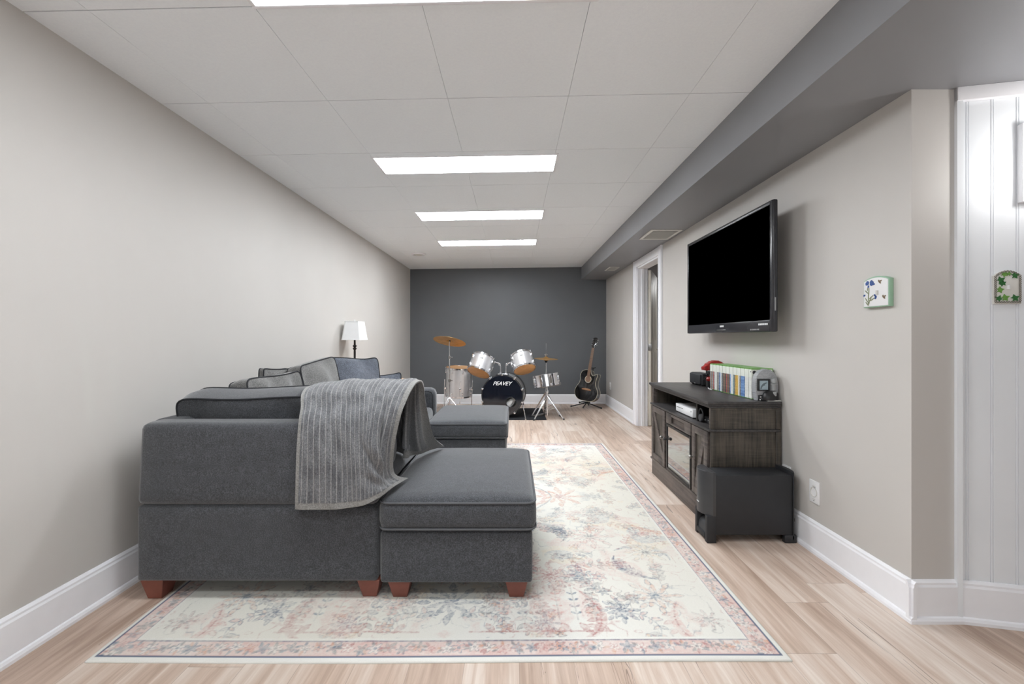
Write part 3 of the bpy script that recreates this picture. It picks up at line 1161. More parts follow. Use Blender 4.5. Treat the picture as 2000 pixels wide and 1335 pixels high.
# --- sectional sofa
sofa = thing('sectional_sofa', 'charcoal sectional sofa against the left wall, its back towards the viewer', 'sofa', (-1.15, 3.1, 0))
SX0, SX1 = -1.636, -0.591
bm = B()
soft_box(bm, SX0, SX1, 1.848, 2.76, 0.089, 0.417, 0.012, 0.004, seed=1)
obj('corner_base', bm, M['fabric'], sofa, angle=60)
bm = B()
soft_box(bm, SX0, -0.80, 2.765, 4.36, 0.089, 0.33, 0.012, 0.004, seed=2)
obj('long_base', bm, M['fabric'], sofa, angle=60)
bm = B()
soft_box(bm, SX0 - 0.002, SX1 + 0.001, 1.843, 1.975, 0.421, 0.772, 0.024, 0.006, seed=3, shear=0.06)
obj('backrest', bm, M['fabric'], sofa, angle=60)
bm = B()
soft_box(bm, -1.70, -1.55, 1.99, 4.36, 0.30, 0.765, 0.024, 0.004, seed=4)
obj('backrest', bm, M['fabric'], sofa, angle=60)
bm = B()
soft_box(bm, -1.54, -0.776, 4.20, 4.365, 0.331, 0.645, 0.05, 0.004, seed=5)
ar = obj('armrest', bm, M['fabric'], sofa, angle=60)
bm = B()
tube(bm, [(-1.5, 4.197, 0.62), (-0.85, 4.197, 0.622), (-0.808, 4.197, 0.612), (-0.796, 4.197, 0.585), (-0.796, 4.197, 0.45)], 0.005, 6)
obj('piping', bm, M['piping'], ar)
bm = B()
soft_box(bm, -1.53, -0.60, 1.985, 2.75, 0.42, 0.50 - 0.025, 0.03, 0.010, seed=6)
obj('seat_cushion', bm, M['fabric'], sofa, angle=60)
for i, (a, b_) in enumerate(((2.77, 3.47), (3.48, 4.19))):
    bm = B()
    soft_box(bm, -1.54, -0.79, a, b_, 0.335, 0.465, 0.03, 0.010, seed=7 + i)
    obj('seat_cushion', bm, M['fabric'], sofa, angle=60)
for (x, y, zb) in ((-1.580, 1.905, 0.0), (-0.632, 1.905, RZ), (-0.632, 2.68, RZ), (-1.555, 3.2, RZ), (-1.57, 4.28, RZ), (-0.86, 4.28, RZ)):
    bm = B()
    foot(bm, x, y, zb, 0.092)
    obj('leg', bm, M['footwood'], sofa)


# --- ottomans
def ottoman(name, label, x0, x1, y0, y1, fine=True):
    r = thing(name, label, 'ottoman', ((x0 + x1) / 2, (y0 + y1) / 2, 0), group=None)
    bm = B()
    soft_box(bm, x0 + 0.007, x1 - 0.017, y0 + 0.012, y1 - 0.01, 0.088, 0.312, 0.012, 0.003, seed=x0)
    obj('base', bm, M['fabric'], r, angle=60)
    bm = B()
    vs_ = soft_box(bm, x0, x1, y0, y1, 0.313, 0.452, 0.034, 0.005, seed=y0, n=20)
    for v in vs_:     # crowned top
        if v.co.z > 0.43:
            a = (v.co.x - (x0 + x1) / 2) / ((x1 - x0) / 2); b_ = (v.co.y - (y0 + y1) / 2) / ((y1 - y0) / 2)
            v.co.z += 0.030 * (1 - min(1, abs(a)) ** 2.5) * (1 - min(1, abs(b_)) ** 2.5)
    t = obj('seat_cushion', bm, M['fabric'], r, angle=60)
    bm = B()
    tube(bm, rrect(x0 + 0.002, x1 - 0.002, y0 + 0.002, y1 - 0.002, 0.438, 0.042), 0.0048, 6, closed=True)
    tube(bm, rrect(x0 + 0.001, x1 - 0.001, y0 + 0.001, y1 - 0.001, 0.326, 0.042), 0.0048, 6, closed=True)
    obj('piping', bm, M['piping_g'], t)
    for (x, y) in ((x0 + 0.085, y0 + 0.075), (x1 - 0.085, y0 + 0.075), (x0 + 0.085, y1 - 0.075), (x1 - 0.085, y1 - 0.075)):
        bm = B()
        foot(bm, x, y, RZ, 0.092)
        obj('leg', bm, M['footwood'], r)
    return r


ottoman('ottoman', 'charcoal ottoman nearest the viewer, on two visible red wood feet', -0.582, 0.100, 1.825, 2.70)
ottoman('ottoman', 'charcoal ottoman farther back, in front of the drum kit', -0.72, -0.045, 3.49, 4.40)

# --- loose cushions
cushion('back_cushion', 'wide charcoal back cushion lying along the nearest sofa back, partly under the blanket',
        (-1.125, 2.215, 0.480), (math.radians(14), 0, 0), 1.01, 0.42, 0.15, 0.018, M['fabric'], 1, wob=0.020)
cushion('back_cushion', 'pale grey peaked cushion just behind the nearest back cushion, against the left wall',
        (-1.40, 2.60, 0.478), (math.radians(-13), 0, math.radians(90)), 0.60, 0.435, 0.10, 0.035, M['fabric_lt'], 2, pinch=0.03, wob=0.024)
cushion('back_cushion', 'grey cushion with black piping in the middle of the left wall row',
        (-1.39, 3.17, 0.478), (math.radians(-13), 0, math.radians(86)), 0.52, 0.50, 0.10, 0.035, M['fabric_lt'], 3, pinch=0.03, wob=0.024)
cushion('back_cushion', 'bluish grey cushion with black piping, farthest of the left wall row',
        (-1.36, 3.68, 0.478), (math.radians(-12), 0, math.radians(52)), 0.50, 0.50, 0.12, 0.03, M['fabric_bl'], 4, pinch=0.03, wob=0.024)
cushion('back_cushion', 'grey cushion slumped against the wall, only a corner showing behind the others',
        (-1.60, 2.86, 0.775), (0, math.radians(3), math.radians(90)), 0.34, 0.165, 0.03, 0.02, M['fabric_lt'], 6, pinch=0.03)
cushion('throw_pillow', 'small flat navy pillow at the far end of the sofa seat',
        (-1.20, 4.02, 0.478), (math.radians(-14), math.radians(-6), math.radians(6)), 0.33, 0.335, 0.006, 0.05, M['fabric_bl'], 5, pinch=0.08)


# ------------------------------------------------------------------ blanket
def build_blanket():
    cols_u = [0.0, 0.28, 0.55, 0.76, 0.88, 0.94, 1.0]
    cols = [
        [(-.922, 1.800, .424), (-.920, 1.805, .55), (-.922, 1.815, .68), (-.930, 1.845, .785), (-.955, 1.915, .835), (-.985, 1.98, .885), (-1.01, 2.08, .912), (-1.02, 2.20, .905), (-1.02, 2.32, .83), (-1.0, 2.37, .66), (-.98, 2.42, .505)],
        [(-.775, 1.798, .424), (-.778, 1.803, .55), (-.785, 1.815, .68), (-.80, 1.845, .79), (-.825, 1.915, .845), (-.85, 1.975, .895), (-.87, 2.08, .925), (-.88, 2.20, .918), (-.88, 2.33, .84), (-.86, 2.38, .66), (-.84, 2.44, .505)],
        [(-.650, 1.792, .438), (-.655, 1.802, .55), (-.665, 1.815, .68), (-.675, 1.845, .79), (-.695, 1.91, .85), (-.715, 1.97, .902), (-.73, 2.08, .935), (-.735, 2.20, .928), (-.735, 2.34, .84), (-.71, 2.40, .66), (-.69, 2.47, .50)],
        [(-.575, 1.800, .468), (-.585, 1.808, .56), (-.600, 1.815, .68), (-.60, 1.85, .79), (-.605, 1.90, .85), (-.615, 1.965, .903), (-.62, 2.08, .938), (-.62, 2.20, .932), (-.615, 2.34, .84), (-.60, 2.38, .66), (-.58, 2.34, .492)],
        [(-.540, 1.880, .485), (-.568, 1.855, .545), (-.568, 1.842, .67), (-.556, 1.860, .79), (-.552, 1.905, .852), (-.548, 1.965, .903), (-.545, 2.08, .936), (-.54, 2.18, .925), (-.565, 2.27, .80), (-.585, 2.31, .63), (-.600, 2.33, .492)],
        [(-.520, 1.950, .484), (-.556, 1.900, .540), (-.548, 1.868, .67), (-.530, 1.880, .79), (-.52, 1.915, .852), (-.512, 1.975, .903), (-.506, 2.08, .934), (-.500, 2.19, .922), (-.515, 2.27, .80), (-.525, 2.35, .61), (-.525, 2.46, .488)],
        [(-.500, 2.020, .482), (-.545, 1.950, .530), (-.530, 1.895, .66), (-.505, 1.90, .79), (-.488, 1.93, .855), (-.477, 1.985, .903), (-.472, 2.08, .930), (-.466, 2.20, .915), (-.468, 2.29, .79), (-.462, 2.43, .60), (-.430, 2.62, .486)],
    ]
    cols = np.array(cols)
    NR, RIBS, PER = 260, 22, 14
    NC = RIBS * PER

    def cr(P, t):
        """P (k, ..) uniform knots, t in 0..k-1"""
        k = len(P)
        i = np.clip(t.astype(int), 0, k - 2)
        f = (t - i)
        sh = (len(t),) + (1,) * (P.ndim - 1)
        f = f.reshape(sh)
        p0, p1, p2, p3 = P[np.clip(i - 1, 0, k - 1)], P[i], P[i + 1], P[np.clip(i + 2, 0, k - 1)]
        return 0.5 * (2 * p1 + (p2 - p0) * f + (2 * p0 - 5 * p1 + 4 * p2 - p3) * f ** 2 + (3 * p1 - p0 - 3 * p2 + p3) * f ** 3)
    u = np.linspace(0, 1, NC + 1)
    v = np.linspace(0, 10, NR + 1)
    tu = np.interp(u, cols_u, np.arange(7))
    G = cr(cols, tu)                       # (NC+1, 11, 3)
    G = cr(np.swapaxes(G, 0, 1), v)        # (NR+1, NC+1, 3)
    dv = np.gradient(G, axis=0); du = np.gradient(G, axis=1)
    nrm = np.cross(du, dv); nrm /= np.linalg.norm(nrm, axis=-1, keepdims=True) + 1e-9
    nrm *= -1 if nrm[10, 40, 1] > 0 else 1
    uu, vv = np.meshgrid(u, v)
    rs = np.random.RandomState(5)
    # soft folds on the right part, slack waves elsewhere
    h = 0.004 * np.sin(uu * 9 + vv * 0.7) + 0.003 * np.sin(uu * 23 + vv * 1.7)
    def crease(u0, v0, u1, v1, wd, amp):
        L2 = (u1 - u0) ** 2 + ((v1 - v0) / 8) ** 2
        t = np.clip(((uu - u0) * (u1 - u0) + (vv - v0) / 8 * (v1 - v0) / 8) / L2, 0, 1)
        d = np.hypot(uu - u0 - t * (u1 - u0), (vv - v0) / 8 - t * (v1 - v0) / 8)
        return amp * np.exp(-(d / wd) ** 2) * np.sin(PI * np.clip(t, 0.1, 0.9))
    h += crease(0.80, 4.8, 0.90, 1.2, 0.026, -0.026) + crease(0.70, 4.2, 0.84, 1.6, 0.035, 0.012)
    h += crease(0.58, 2.1, 0.92, 0.7, 0.024, -0.020) + crease(0.55, 1.1, 0.95, 0.35, 0.025, -0.012) + crease(0.72, 2.4, 0.88, 1.2, 0.028, 0.014)
    back = np.clip((vv - 7.2) / 1.5, 0, 1)
    h += back * np.where(uu > 0.9, 0.017, 0.007 * np.clip((uu - 0.6) * 3, 0, 1)) * np.sin(uu * 95 + 0.4 * vv) * np.clip((10.3 - vv) * 1.2, 0, 1)
    h *= np.clip((1 - uu) * 12, 0.3, 1)
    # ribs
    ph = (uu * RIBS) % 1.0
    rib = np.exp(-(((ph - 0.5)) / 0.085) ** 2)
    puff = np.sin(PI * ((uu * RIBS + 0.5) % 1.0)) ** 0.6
    eu = np.minimum(uu, 1 - uu) * 0.5
    ev = np.minimum(vv, 10 - vv) * 0.11
    hem = (eu < 0.022) | (ev < 0.030)
    fl = np.clip(rs.randn(*uu.shape), -2, 2)
    hr = 0.0022 * rib + 0.0045 * puff + 0.0007 * fl
    hr = np.where(hem, 0.002, hr)
    P = G + nrm * (h + hr)[..., None]
    c_dark, c_mid, c_sheen = np.array(s2l((80, 81, 84))), np.array(s2l((108, 109, 111))), np.array(s2l((148, 147, 146)))
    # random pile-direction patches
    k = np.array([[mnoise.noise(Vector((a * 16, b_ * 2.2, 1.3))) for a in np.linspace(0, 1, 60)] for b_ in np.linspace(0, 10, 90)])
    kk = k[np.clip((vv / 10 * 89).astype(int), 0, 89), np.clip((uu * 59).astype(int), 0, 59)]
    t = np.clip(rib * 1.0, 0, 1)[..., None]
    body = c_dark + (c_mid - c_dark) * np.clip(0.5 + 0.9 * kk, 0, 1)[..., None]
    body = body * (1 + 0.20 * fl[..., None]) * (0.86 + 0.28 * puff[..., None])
    col = body * (1 - t) + c_sheen * t  # ridge lines lightened in the colour to imitate sheen
    hc = np.array(s2l((132, 131, 128)))
    col = np.where(hem[..., None], hc, col)
    nx, ny = NC + 1, NR + 1
    verts = P.reshape(-1, 3)
    # the reverse side, offset for thickness
    th = 0.007
    dv = np.gradient(P, axis=0); du = np.gradient(P, axis=1)
    n2 = np.cross(du, dv); n2 /= np.linalg.norm(n2, axis=-1, keepdims=True) + 1e-9
    n2 *= -1 if n2[10, 40, 1] > 0 else 1
    sm = G + nrm * h[..., None] - nrm * th
    cb = np.where(hem[..., None], hc, (c_mid * 1.0)[None, None] * (1 - t) + c_sheen * 1.35 * t)  # reverse coloured lighter, standing in for light that barely reaches it
    vb = (sm + nrm * (-0.6 * hr)[..., None]).reshape(-1, 3)
    idx = np.arange(nx * ny).reshape(ny, nx)
    q1 = np.stack([idx[:-1, :-1], idx[:-1, 1:], idx[1:, 1:], idx[1:, :-1]], -1).reshape(-1, 4)
    q2 = q1[:, ::-1] + nx * ny
    bnd = np.concatenate([idx[0, :], idx[1:, -1], idx[-1, -2::-1], idx[-2:0:-1, 0]])
    nb = len(bnd)
    sk = np.array([[bnd[(i + 1) % nb], bnd[i], bnd[i] + nx * ny, bnd[(i + 1) % nb] + nx * ny] for i in range(nb)])
    quads = np.vstack([q1, q2, sk])
    verts = np.vstack([verts, vb])
    org = np.array([-0.75, 2.05, 0.42])
    verts = verts - org
    me = bpy.data.meshes.new('throw_blanket')
    me.vertices.add(len(verts)); me.vertices.foreach_set('co', verts.ravel().astype(np.float32))
    me.loops.add(quads.size); me.loops.foreach_set('vertex_index', quads.ravel().astype(np.int32))
    me.polygons.add(len(quads))
    me.polygons.foreach_set('loop_start', np.arange(0, quads.size, 4, dtype=np.int32))
    me.polygons.foreach_set('loop_total', np.full(len(quads), 4, dtype=np.int32))
    me.update(calc_edges=True)
    at = me.color_attributes.new('Col', 'FLOAT_COLOR', 'POINT')
    cc = np.ones((len(verts), 4))
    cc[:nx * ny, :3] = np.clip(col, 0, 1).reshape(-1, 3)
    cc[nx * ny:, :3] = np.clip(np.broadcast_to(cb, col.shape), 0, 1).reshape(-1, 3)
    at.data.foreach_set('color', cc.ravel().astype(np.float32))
    me.polygons.foreach_set('use_smooth', [True] * len(me.polygons))
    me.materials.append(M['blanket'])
    o = bpy.data.objects.new('throw_blanket', me)
    o.location = tuple(org)
    C.objects.link(o)
    tag(o, 'ribbed grey plush throw blanket draped over the nearest sofa back', 'blanket')


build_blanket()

# ------------------------------------------------------------------ side table and lamp
tb_ = thing('side_table', 'pale wood round-ended side table behind the sofa arm, only its top edge showing', 'table', (-1.46, 4.57, 0))
bm = B()
ol = [(-1.76, 4.38), (-1.30, 4.38)] + [(-1.30 + 0.14 * math.cos(a), 4.57 + 0.19 * math.sin(a)) for a in np.linspace(-PI / 2 + 0.3, PI / 2 - 0.3, 9)] + [(-1.30, 4.76), (-1.76, 4.76)]
prism(bm, ol, 0.675, 0.70, lambda u, v, d: Vector((u, v, d)), bev=0.004)
obj('tabletop', bm, M['tablewood'], tb_)
for (x, y) in ((-1.72, 4.43), (-1.28, 4.43), (-1.28, 4.71), (-1.72, 4.71)):
    bm = B()
    tube(bm, [(x, y, RZ if x > -1.6 else 0.0), (x, y, 0.676)], [0.012, 0.02], 12)
    obj('leg', bm, M['tablewood'], tb_)
LX, LY = -1.665, 4.47
lm = thing('table_lamp', 'dark slim table lamp with a white tapered shade near the left wall', 'lamp', (LX, LY, 0.70))
bm = B()
lathe(bm, [(0, 0), (0.06, 0), (0.062, 0.012), (0.03, 0.022), (0.012, 0.03), (0, 0.03)], 24)
obj('base', bm, M['bronze'], lm, local=True)
bm = B()
lathe(bm, [(0, 0.02), (0.009, 0.025), (0.011, 0.30), (0.010, 0.32), (0.022, 0.335), (0.012, 0.345), (0.012, 0.352), (0.024, 0.362), (0.010, 0.375), (0.009, 0.43), (0.006, 0.44), (0.003, 0.63), (0, 0.63)], 16)
obj('pole', bm, M['bronze'], lm, local=True)
bm = B()
hb, ht = 0.106, 0.080
outer, inner = [], []
prof = [(hb, 0.425), (ht, 0.62)]


def sq(h, z, c=0.018):
    return [(-h + c, -h, z), (h - c, -h, z), (h, -h + c, z), (h, h - c, z), (h - c, h, z), (-h + c, h, z), (-h, h - c, z), (-h, -h + c, z)]


R1 = [bm.verts.new(p) for p in sq(hb, 0.425)]
R2 = [bm.verts.new(p) for p in sq(ht, 0.62)]
R3 = [bm.verts.new(p) for p in sq(ht - 0.003, 0.62)]
R4 = [bm.verts.new(p) for p in sq(hb - 0.003, 0.425)]
for A_, B_ in ((R1, R2), (R2, R3), (R3, R4), (R4, R1)):
    for i in range(8):
        bm.faces.new((A_[i], A_[(i + 1) % 8], B_[(i + 1) % 8], B_[i]))
sh_ = obj('lamp_shade', bm, M['shade'], lm, local=True)
for z, h in ((0.428, hb + 0.001), (0.617, ht + 0.001)):
    bm = B()
    tube(bm, sq(h, z), 0.003, 6, closed=True)
    obj('trim_band', bm, M['shade'], sh_, local=True)
bm = B()
tube(bm, [(-ht + 0.003, 0, 0.617), (ht - 0.003, 0, 0.617)], 0.002, 6)
lathe(bm, [(0, 0.612), (0.006, 0.625), (0.004, 0.64), (0, 0.645)], 10)
obj('finial', bm, M['shade'], lm, local=True)

# ------------------------------------------------------------------ television
TX = 1.47
TY0, TY1, TZ0, TZ1 = 2.40, 3.575, 1.183, 1.934
tv = thing('television', 'large black flat television mounted on the right wall', 'television', (TX, (TY0 + TY1) / 2, TZ0))
bm = B()
box(bm, TX, TX + 0.028, TY0, TY1, TZ0, TZ1, 0.008, 3)
# raised bezel bars around the recess
for (a, b_, c, d) in ((TY0 + 0.003, TY0 + 0.026, TZ0 + 0.003, TZ1 - 0.003), (TY1 - 0.026, TY1 - 0.003, TZ0 + 0.003, TZ1 - 0.003),
                      (TY0 + 0.026, TY1 - 0.026, TZ1 - 0.026, TZ1 - 0.003), (TY0 + 0.026, TY1 - 0.026, TZ0 + 0.003, TZ0 + 0.068)):
    box(bm, TX - 0.005, TX + 0.004, a, b_, c, d, 0.002)
obj('frame', bm, M['tvbezel'], tv)
bm = B()
box(bm, TX - 0.002, TX + 0.002, TY0 + 0.025, TY1 - 0.025, TZ0 + 0.067, TZ1 - 0.025)
obj('screen', bm, M['screen'], tv)
bm = B()
box(bm, TX + 0.028, TX + 0.065, TY0 + 0.14, TY1 - 0.14, TZ0 + 0.06, TZ1 - 0.10, 0.015)
obj('rear_housing', bm, M['black'], tv)
bm = B()
box(bm, TX + 0.06, XR, 2.75, 3.2, 1.40, 1.45)
box(bm, TX + 0.06, XR, 2.75, 3.2, 1.65, 1.70)
box(bm, XR - 0.02, XR, 2.75, 3.2, 1.35, 1.75)
obj('wall_bracket', bm, M['black'], tv)
bm = B()
for k in range(4):
    box(bm, TX - 0.0065, TX - 0.004, 2.955 + k * 0.014, 2.965 + k * 0.014, TZ0 + 0.040, TZ0 + 0.052)
obj('front_mark', bm, M['white'], tv)
bm = B()
for k in range(6):
    box(bm, TX - 0.0065, TX - 0.004, 2.445 + k * 0.016, 2.456 + k * 0.016, TZ0 + 0.040, TZ0 + 0.051)
obj('corner_mark', bm, M['white'], tv)
bm = B()
box(bm, TX - 0.0065, TX - 0.004, 2.93, 3.06, TZ0 + 0.018, TZ0 + 0.023, 0.001)
obj('light_strip', bm, M['steel'], tv)
bm = B()
for k in range(7):
    box(bm, TX - 0.006, TX - 0.004, 2.53 + k * 0.014, 2.538 + k * 0.014, TZ0 + 0.012, TZ0 + 0.020)
obj('touch_marks', bm, M['grey'], tv)
bm = B()
box(bm, TX + 0.008, TX + 0.014, TY0 - 0.0015, TY0 + 0.001, TZ0 + 0.12, TZ0 + 0.195)
obj('side_label', bm, M['grey'], tv)

# ------------------------------------------------------------------ tv stand
KX0, KX1, KY0, KY1 = 1.185, 1.607, 2.555, 3.62
st = thing('tv_stand', 'dark distressed wood media cabinet against the right wall below the television', 'cabinet', ((KX0 + KX1) / 2, (KY0 + KY1) / 2, 0))
bm = B()
box(bm, KX0 - 0.022, KX1, KY0 - 0.018, KY1 + 0.018, 0.750, 0.768, 0.003)
box(bm, KX0 - 0.012, KX1, KY0 - 0.010, KY1 + 0.010, 0.738, 0.750, 0.004)
box(bm, KX0 - 0.004, KX1, KY0 - 0.004, KY1 + 0.004, 0.726, 0.738, 0.003)
obj('top', bm, M['swood_t'], st)
# carcass: two side panels, floor, middle shelf, back, divider
bm = B()
box(bm, KX0 + 0.004, KX1, KY0, KY0 + 0.022, 0.0, 0.726)
for (a, b_, c, d) in ((KX0, KX0 + 0.035, 0.12, 0.585), (KX1 - 0.03, KX1 + 0.001, 0.12, 0.585), (KX0, KX0 + 0.035, 0.60, 0.7148), (KX1 - 0.03, KX1 + 0.001, 0.60, 0.7148)):
    box(bm, a, b_, KY0 - 0.006, KY0 + 0.002, c, d, 0.0015)
box(bm, KX0 + 0.001, KX1, KY0 - 0.005, KY0 - 0.0002, 0.715, 0.7255)
box(bm, KX0, KX1, KY0 - 0.008, KY0, 0.03, 0.12, 0.002)
obj('side_panel', bm, M['swood_z'], st)
bm = B()
box(bm, KX0 + 0.004, KX1, KY1 - 0.022, KY1, 0.0, 0.726)
obj('side_panel', bm, M['swood_z'], st)
bm = B()
box(bm, KX0 + 0.02, KX1 - 0.01, KY0 + 0.022, KY1 - 0.022, 0.12, 0.14)
box(bm, KX1 - 0.015, KX1 - 0.002, KY0 + 0.022, KY1 - 0.022, 0.12, 0.726)
box(bm, KX0 + 0.03, KX1 - 0.015, 2.80, 2.82, 0.14, 0.726)
obj('inner_carcass', bm, M['swood_in'], st)
bm = B()
box(bm, KX0 - 0.014, KX1 - 0.012, KY0 - 0.014, KY1 + 0.012, 0.585, 0.600, 0.004)
obj('middle_shelf', bm, M['swood_t'], st)
bm = B()
box(bm, KX0 - 0.012, KX0 + 0.02, KY0 - 0.012, KY1 + 0.012, 0.125, 0.140, 0.004)
box(bm, KX0 - 0.002, KX0 + 0.02, KY0 + 0.001, KY1 - 0.001, 0.0, 0.125, 0.003)
obj('plinth', bm, M['swood_y'], st)
# face frame
for (a, b_) in ((KY0, KY0 + 0.012), (2.795, 2.812), (3.265, 3.285), (KY1 - 0.012, KY1)):
    bm = B()
    box(bm, KX0 + 0.002, KX0 + 0.03, a, b_, 0.14, 0.585)
    obj('stile', bm, M['swood_y'], st)
for (a, b_) in ((KY0, KY0 + 0.014), (KY1 - 0.03, KY1)):
    bm = B()
    box(bm, KX0 + 0.002, KX0 + 0.03, a, b_, 0.60, 0.728)
    obj('stile', bm, M['swood_y'], st)


def knob(bm, x, y, z):
    lathe(bm, [(0, 0), (0.006, 0), (0.005, 0.010), (0.012, 0.016), (0.013, 0.022), (0.009, 0.028), (0, 0.029)], 16, Matrix.Translation((x, y, z)) @ Matrix.Rotation(-PI / 2, 4, 'Y'))


def barn_door(y0, y1, flip, knob_y):
    z0, z1 = 0.145, 0.580
    fw = 0.045
    bm = B()
    x0, x1 = KX0 - 0.012, KX0 + 0.003
    box(bm, x0, x1, y0, y0 + fw, z0, z1, 0.0015)
    box(bm, x0, x1, y1 - fw, y1, z0, z1, 0.0015)
    box(bm, x0, x1, y0 + fw, y1 - fw, z0, z0 + fw, 0.0015)
    box(bm, x0, x1, y0 + fw, y1 - fw, z1 - fw, z1, 0.0015)
    d = obj('door', bm, M['swood_y'], st)
    bm = B()
    box(bm, KX0 - 0.001, KX0 + 0.002, y0 + fw, y1 - fw, z0 + fw, z1 - fw)
    obj('door_panel', bm, M['swood_z'], d)
    bm = B()
    a, b_ = (y0 + fw, y1 - fw) if flip else (y1 - fw, y0 + fw)
    za, zb = z0 + fw, z1 - fw
    w2 = 0.026
    sg = 1 if b_ > a else -1
    prism(bm, [(a, za), (a + sg * w2, za), (b_, zb - w2 * 1.6), (b_, zb), (b_ - sg * w2, zb), (a, za + w2 * 1.6)], KX0 - 0.010, KX0 - 0.001, lambda u, v, dd: Vector((dd, u, v)))
    obj('diagonal_brace', bm, M['swood_y'], d)
    bm = B()
    knob(bm, x0, knob_y, 0.375)
    obj('knob', bm, M['steel'], d)


barn_door(2.572, 2.792, False, 2.770)
barn_door(3.290, 3.600, True, 3.312)
# middle: shallow drawer with recessed pull and mirrored glass door
bm = B()
y0, y1 = 2.815, 3.262
for (a, b_, c, d) in ((y0, y0 + 0.10, 0.500, 0.580), (y1 - 0.10, y1, 0.500, 0.580), (y0 + 0.10, y1 - 0.10, 0.500, 0.512), (y0 + 0.10, y1 - 0.10, 0.560, 0.580)):
    box(bm, KX0 - 0.010, KX0 + 0.004, a, b_, c, d, 0.001)
box(bm, KX0 + 0.006, KX0 + 0.03, y0 + 0.09, y1 - 0.09, 0.505, 0.57)
obj('drawer', bm, M['swood_y'], st)
bm = B()
fw = 0.018
for (a, b_, c, d) in ((y0, y0 + fw, 0.145, 0.494), (y1 - fw, y1, 0.145, 0.494), (y0 + fw, y1 - fw, 0.145, 0.145 + fw), (y0 + fw, y1 - fw, 0.494 - fw, 0.494)):
    box(bm, KX0 - 0.010, KX0 + 0.004, a, b_, c, d, 0.001)
gd = obj('glass_door', bm, M['swood_in'], st)
bm = B()
box(bm, KX0 - 0.005, KX0 - 0.001, y0 + fw, y1 - fw, 0.145 + fw, 0.494 - fw)
obj('glass_pane', bm, M['glassdark'], gd)
bm = B()
knob(bm, KX0 - 0.010, y1 - 0.012, 0.375)
obj('knob', bm, M['black'], gd)

# things on the open shelf
SZ = 0.6005
cn = thing('game_console', 'white game console lying flat on the open shelf of the media cabinet', 'game console', (1.33, 3.05, SZ))
bm = B()
box(bm, 1.215, 1.445, 2.875, 3.17, SZ + 0.008, SZ + 0.063, 0.002)
obj('body', bm, M['white'], cn)
bm = B()
box(bm, 1.22, 1.44, 2.88, 3.165, SZ, SZ + 0.008)
obj('foot_base', bm, M['black'], cn)
bm = B()
box(bm, 1.2135, 1.216, 3.04, 3.155, SZ + 0.040, SZ + 0.043)
obj('disc_slot', bm, M['black'], cn)
bm = B()
lathe(bm, [(0, 0), (0.006, 0), (0.006, 0.0015), (0, 0.0015)], 14, Matrix.Translation((1.215, 2.90, SZ + 0.045)) @ Matrix.Rotation(-PI / 2, 4, 'Y'))
obj('power_button', bm, M['grey'], cn)
rc = thing('disc_player', 'low black media player in the smaller shelf bay beside the white console', 'media player', (1.36, 2.66, SZ))
bm = B()
box(bm, 1.24, 1.50, 2.60, 2.775, SZ + 0.004, SZ + 0.040, 0.003)
obj('body', bm, M['black'], rc)
bm = B()
box(bm, 1.237, 1.241, 2.61, 2.70, SZ + 0.024, SZ + 0.027)
lathe(bm, [(0, 0), (0.005, 0), (0.005, 0.003), (0, 0.003)], 12, Matrix.Translation((1.24, 2.74, SZ + 0.02)) @ Matrix.Rotation(-PI / 2, 4, 'Y'))
obj('front_detail', bm, M['grey'], rc)
hs = thing('headset', 'black headset leaning in the shelf bay next to the console', 'headset', (1.235, 2.768, SZ))
bm = B()
pts = [Vector((1.225, 2.768 + 0.030 * math.cos(a), SZ + 0.047 + 0.040 * math.sin(a))) for a in np.linspace(-PI / 2, 1.5 * PI, 22)[:-1]]
tube(bm, pts, 0.005, 8, closed=True)
obj('band', bm, M['black_matte'], hs)
bm = B()
lathe(bm, [(0, 0), (0.022, 0), (0.026, 0.008), (0.022, 0.02), (0, 0.022)], 20, Matrix.Translation((1.236, 2.768, SZ + 0.028)) @ Matrix.Rotation(-PI / 2, 4, 'Y'))
obj('ear_cup', bm, M['clearblk'], hs)

# ------------------------------------------------------------------ things on top of the cabinet
TZ = 0.7685
# case variants
hues = [('white', (226, 226, 220), (206, 208, 204)), ('dark', (70, 66, 66), (120, 112, 106)), ('brown', (96, 76, 62), (150, 124, 100)), ('blue', (58, 96, 158), (142, 176, 214)),
        ('yellow', (204, 160, 62), (226, 196, 120)), ('grey', (118, 118, 120), (176, 178, 178)), ('red', (140, 52, 48), (186, 130, 120)), ('teal', (70, 110, 116), (150, 176, 178))]


def case_mat(nm, a, b_, top_white):
    m, nt, bb_ = new_mat('case_sleeve_' + nm)
    f = tnoise(nt, 1.0, mapping(nt, (90, 90, 70)), 3, 0.7)
    art = ramp(nt, f, [(0.38, s2l(a)), (0.62, s2l(b_))])
    tc = nt.nodes.new('ShaderNodeTexCoord')
    sp = nt.nodes.new('ShaderNodeSeparateXYZ')
    nt.links.new(tc.outputs['Object'], sp.inputs[0])
    gt = nt.nodes.new('ShaderNodeMath'); gt.operation = 'GREATER_THAN'; gt.inputs[1].default_value = 0.135 if top_white else 0.5
    nt.links.new(sp.outputs[2], gt.inputs[0])
    mx = nt.nodes.new('ShaderNodeMix'); mx.data_type = 'RGBA'
    nt.links.new(gt.outputs[0], mx.inputs['Factor'])
    nt.links.new(art, mx.inputs[6]); mx.inputs[7].default_value = (*s2l((224, 228, 218)), 1)
    nt.links.new(mx.outputs[2], bb_.inputs['Base Color'])
    bb_.inputs['Roughness'].default_value = 0.3
    return m


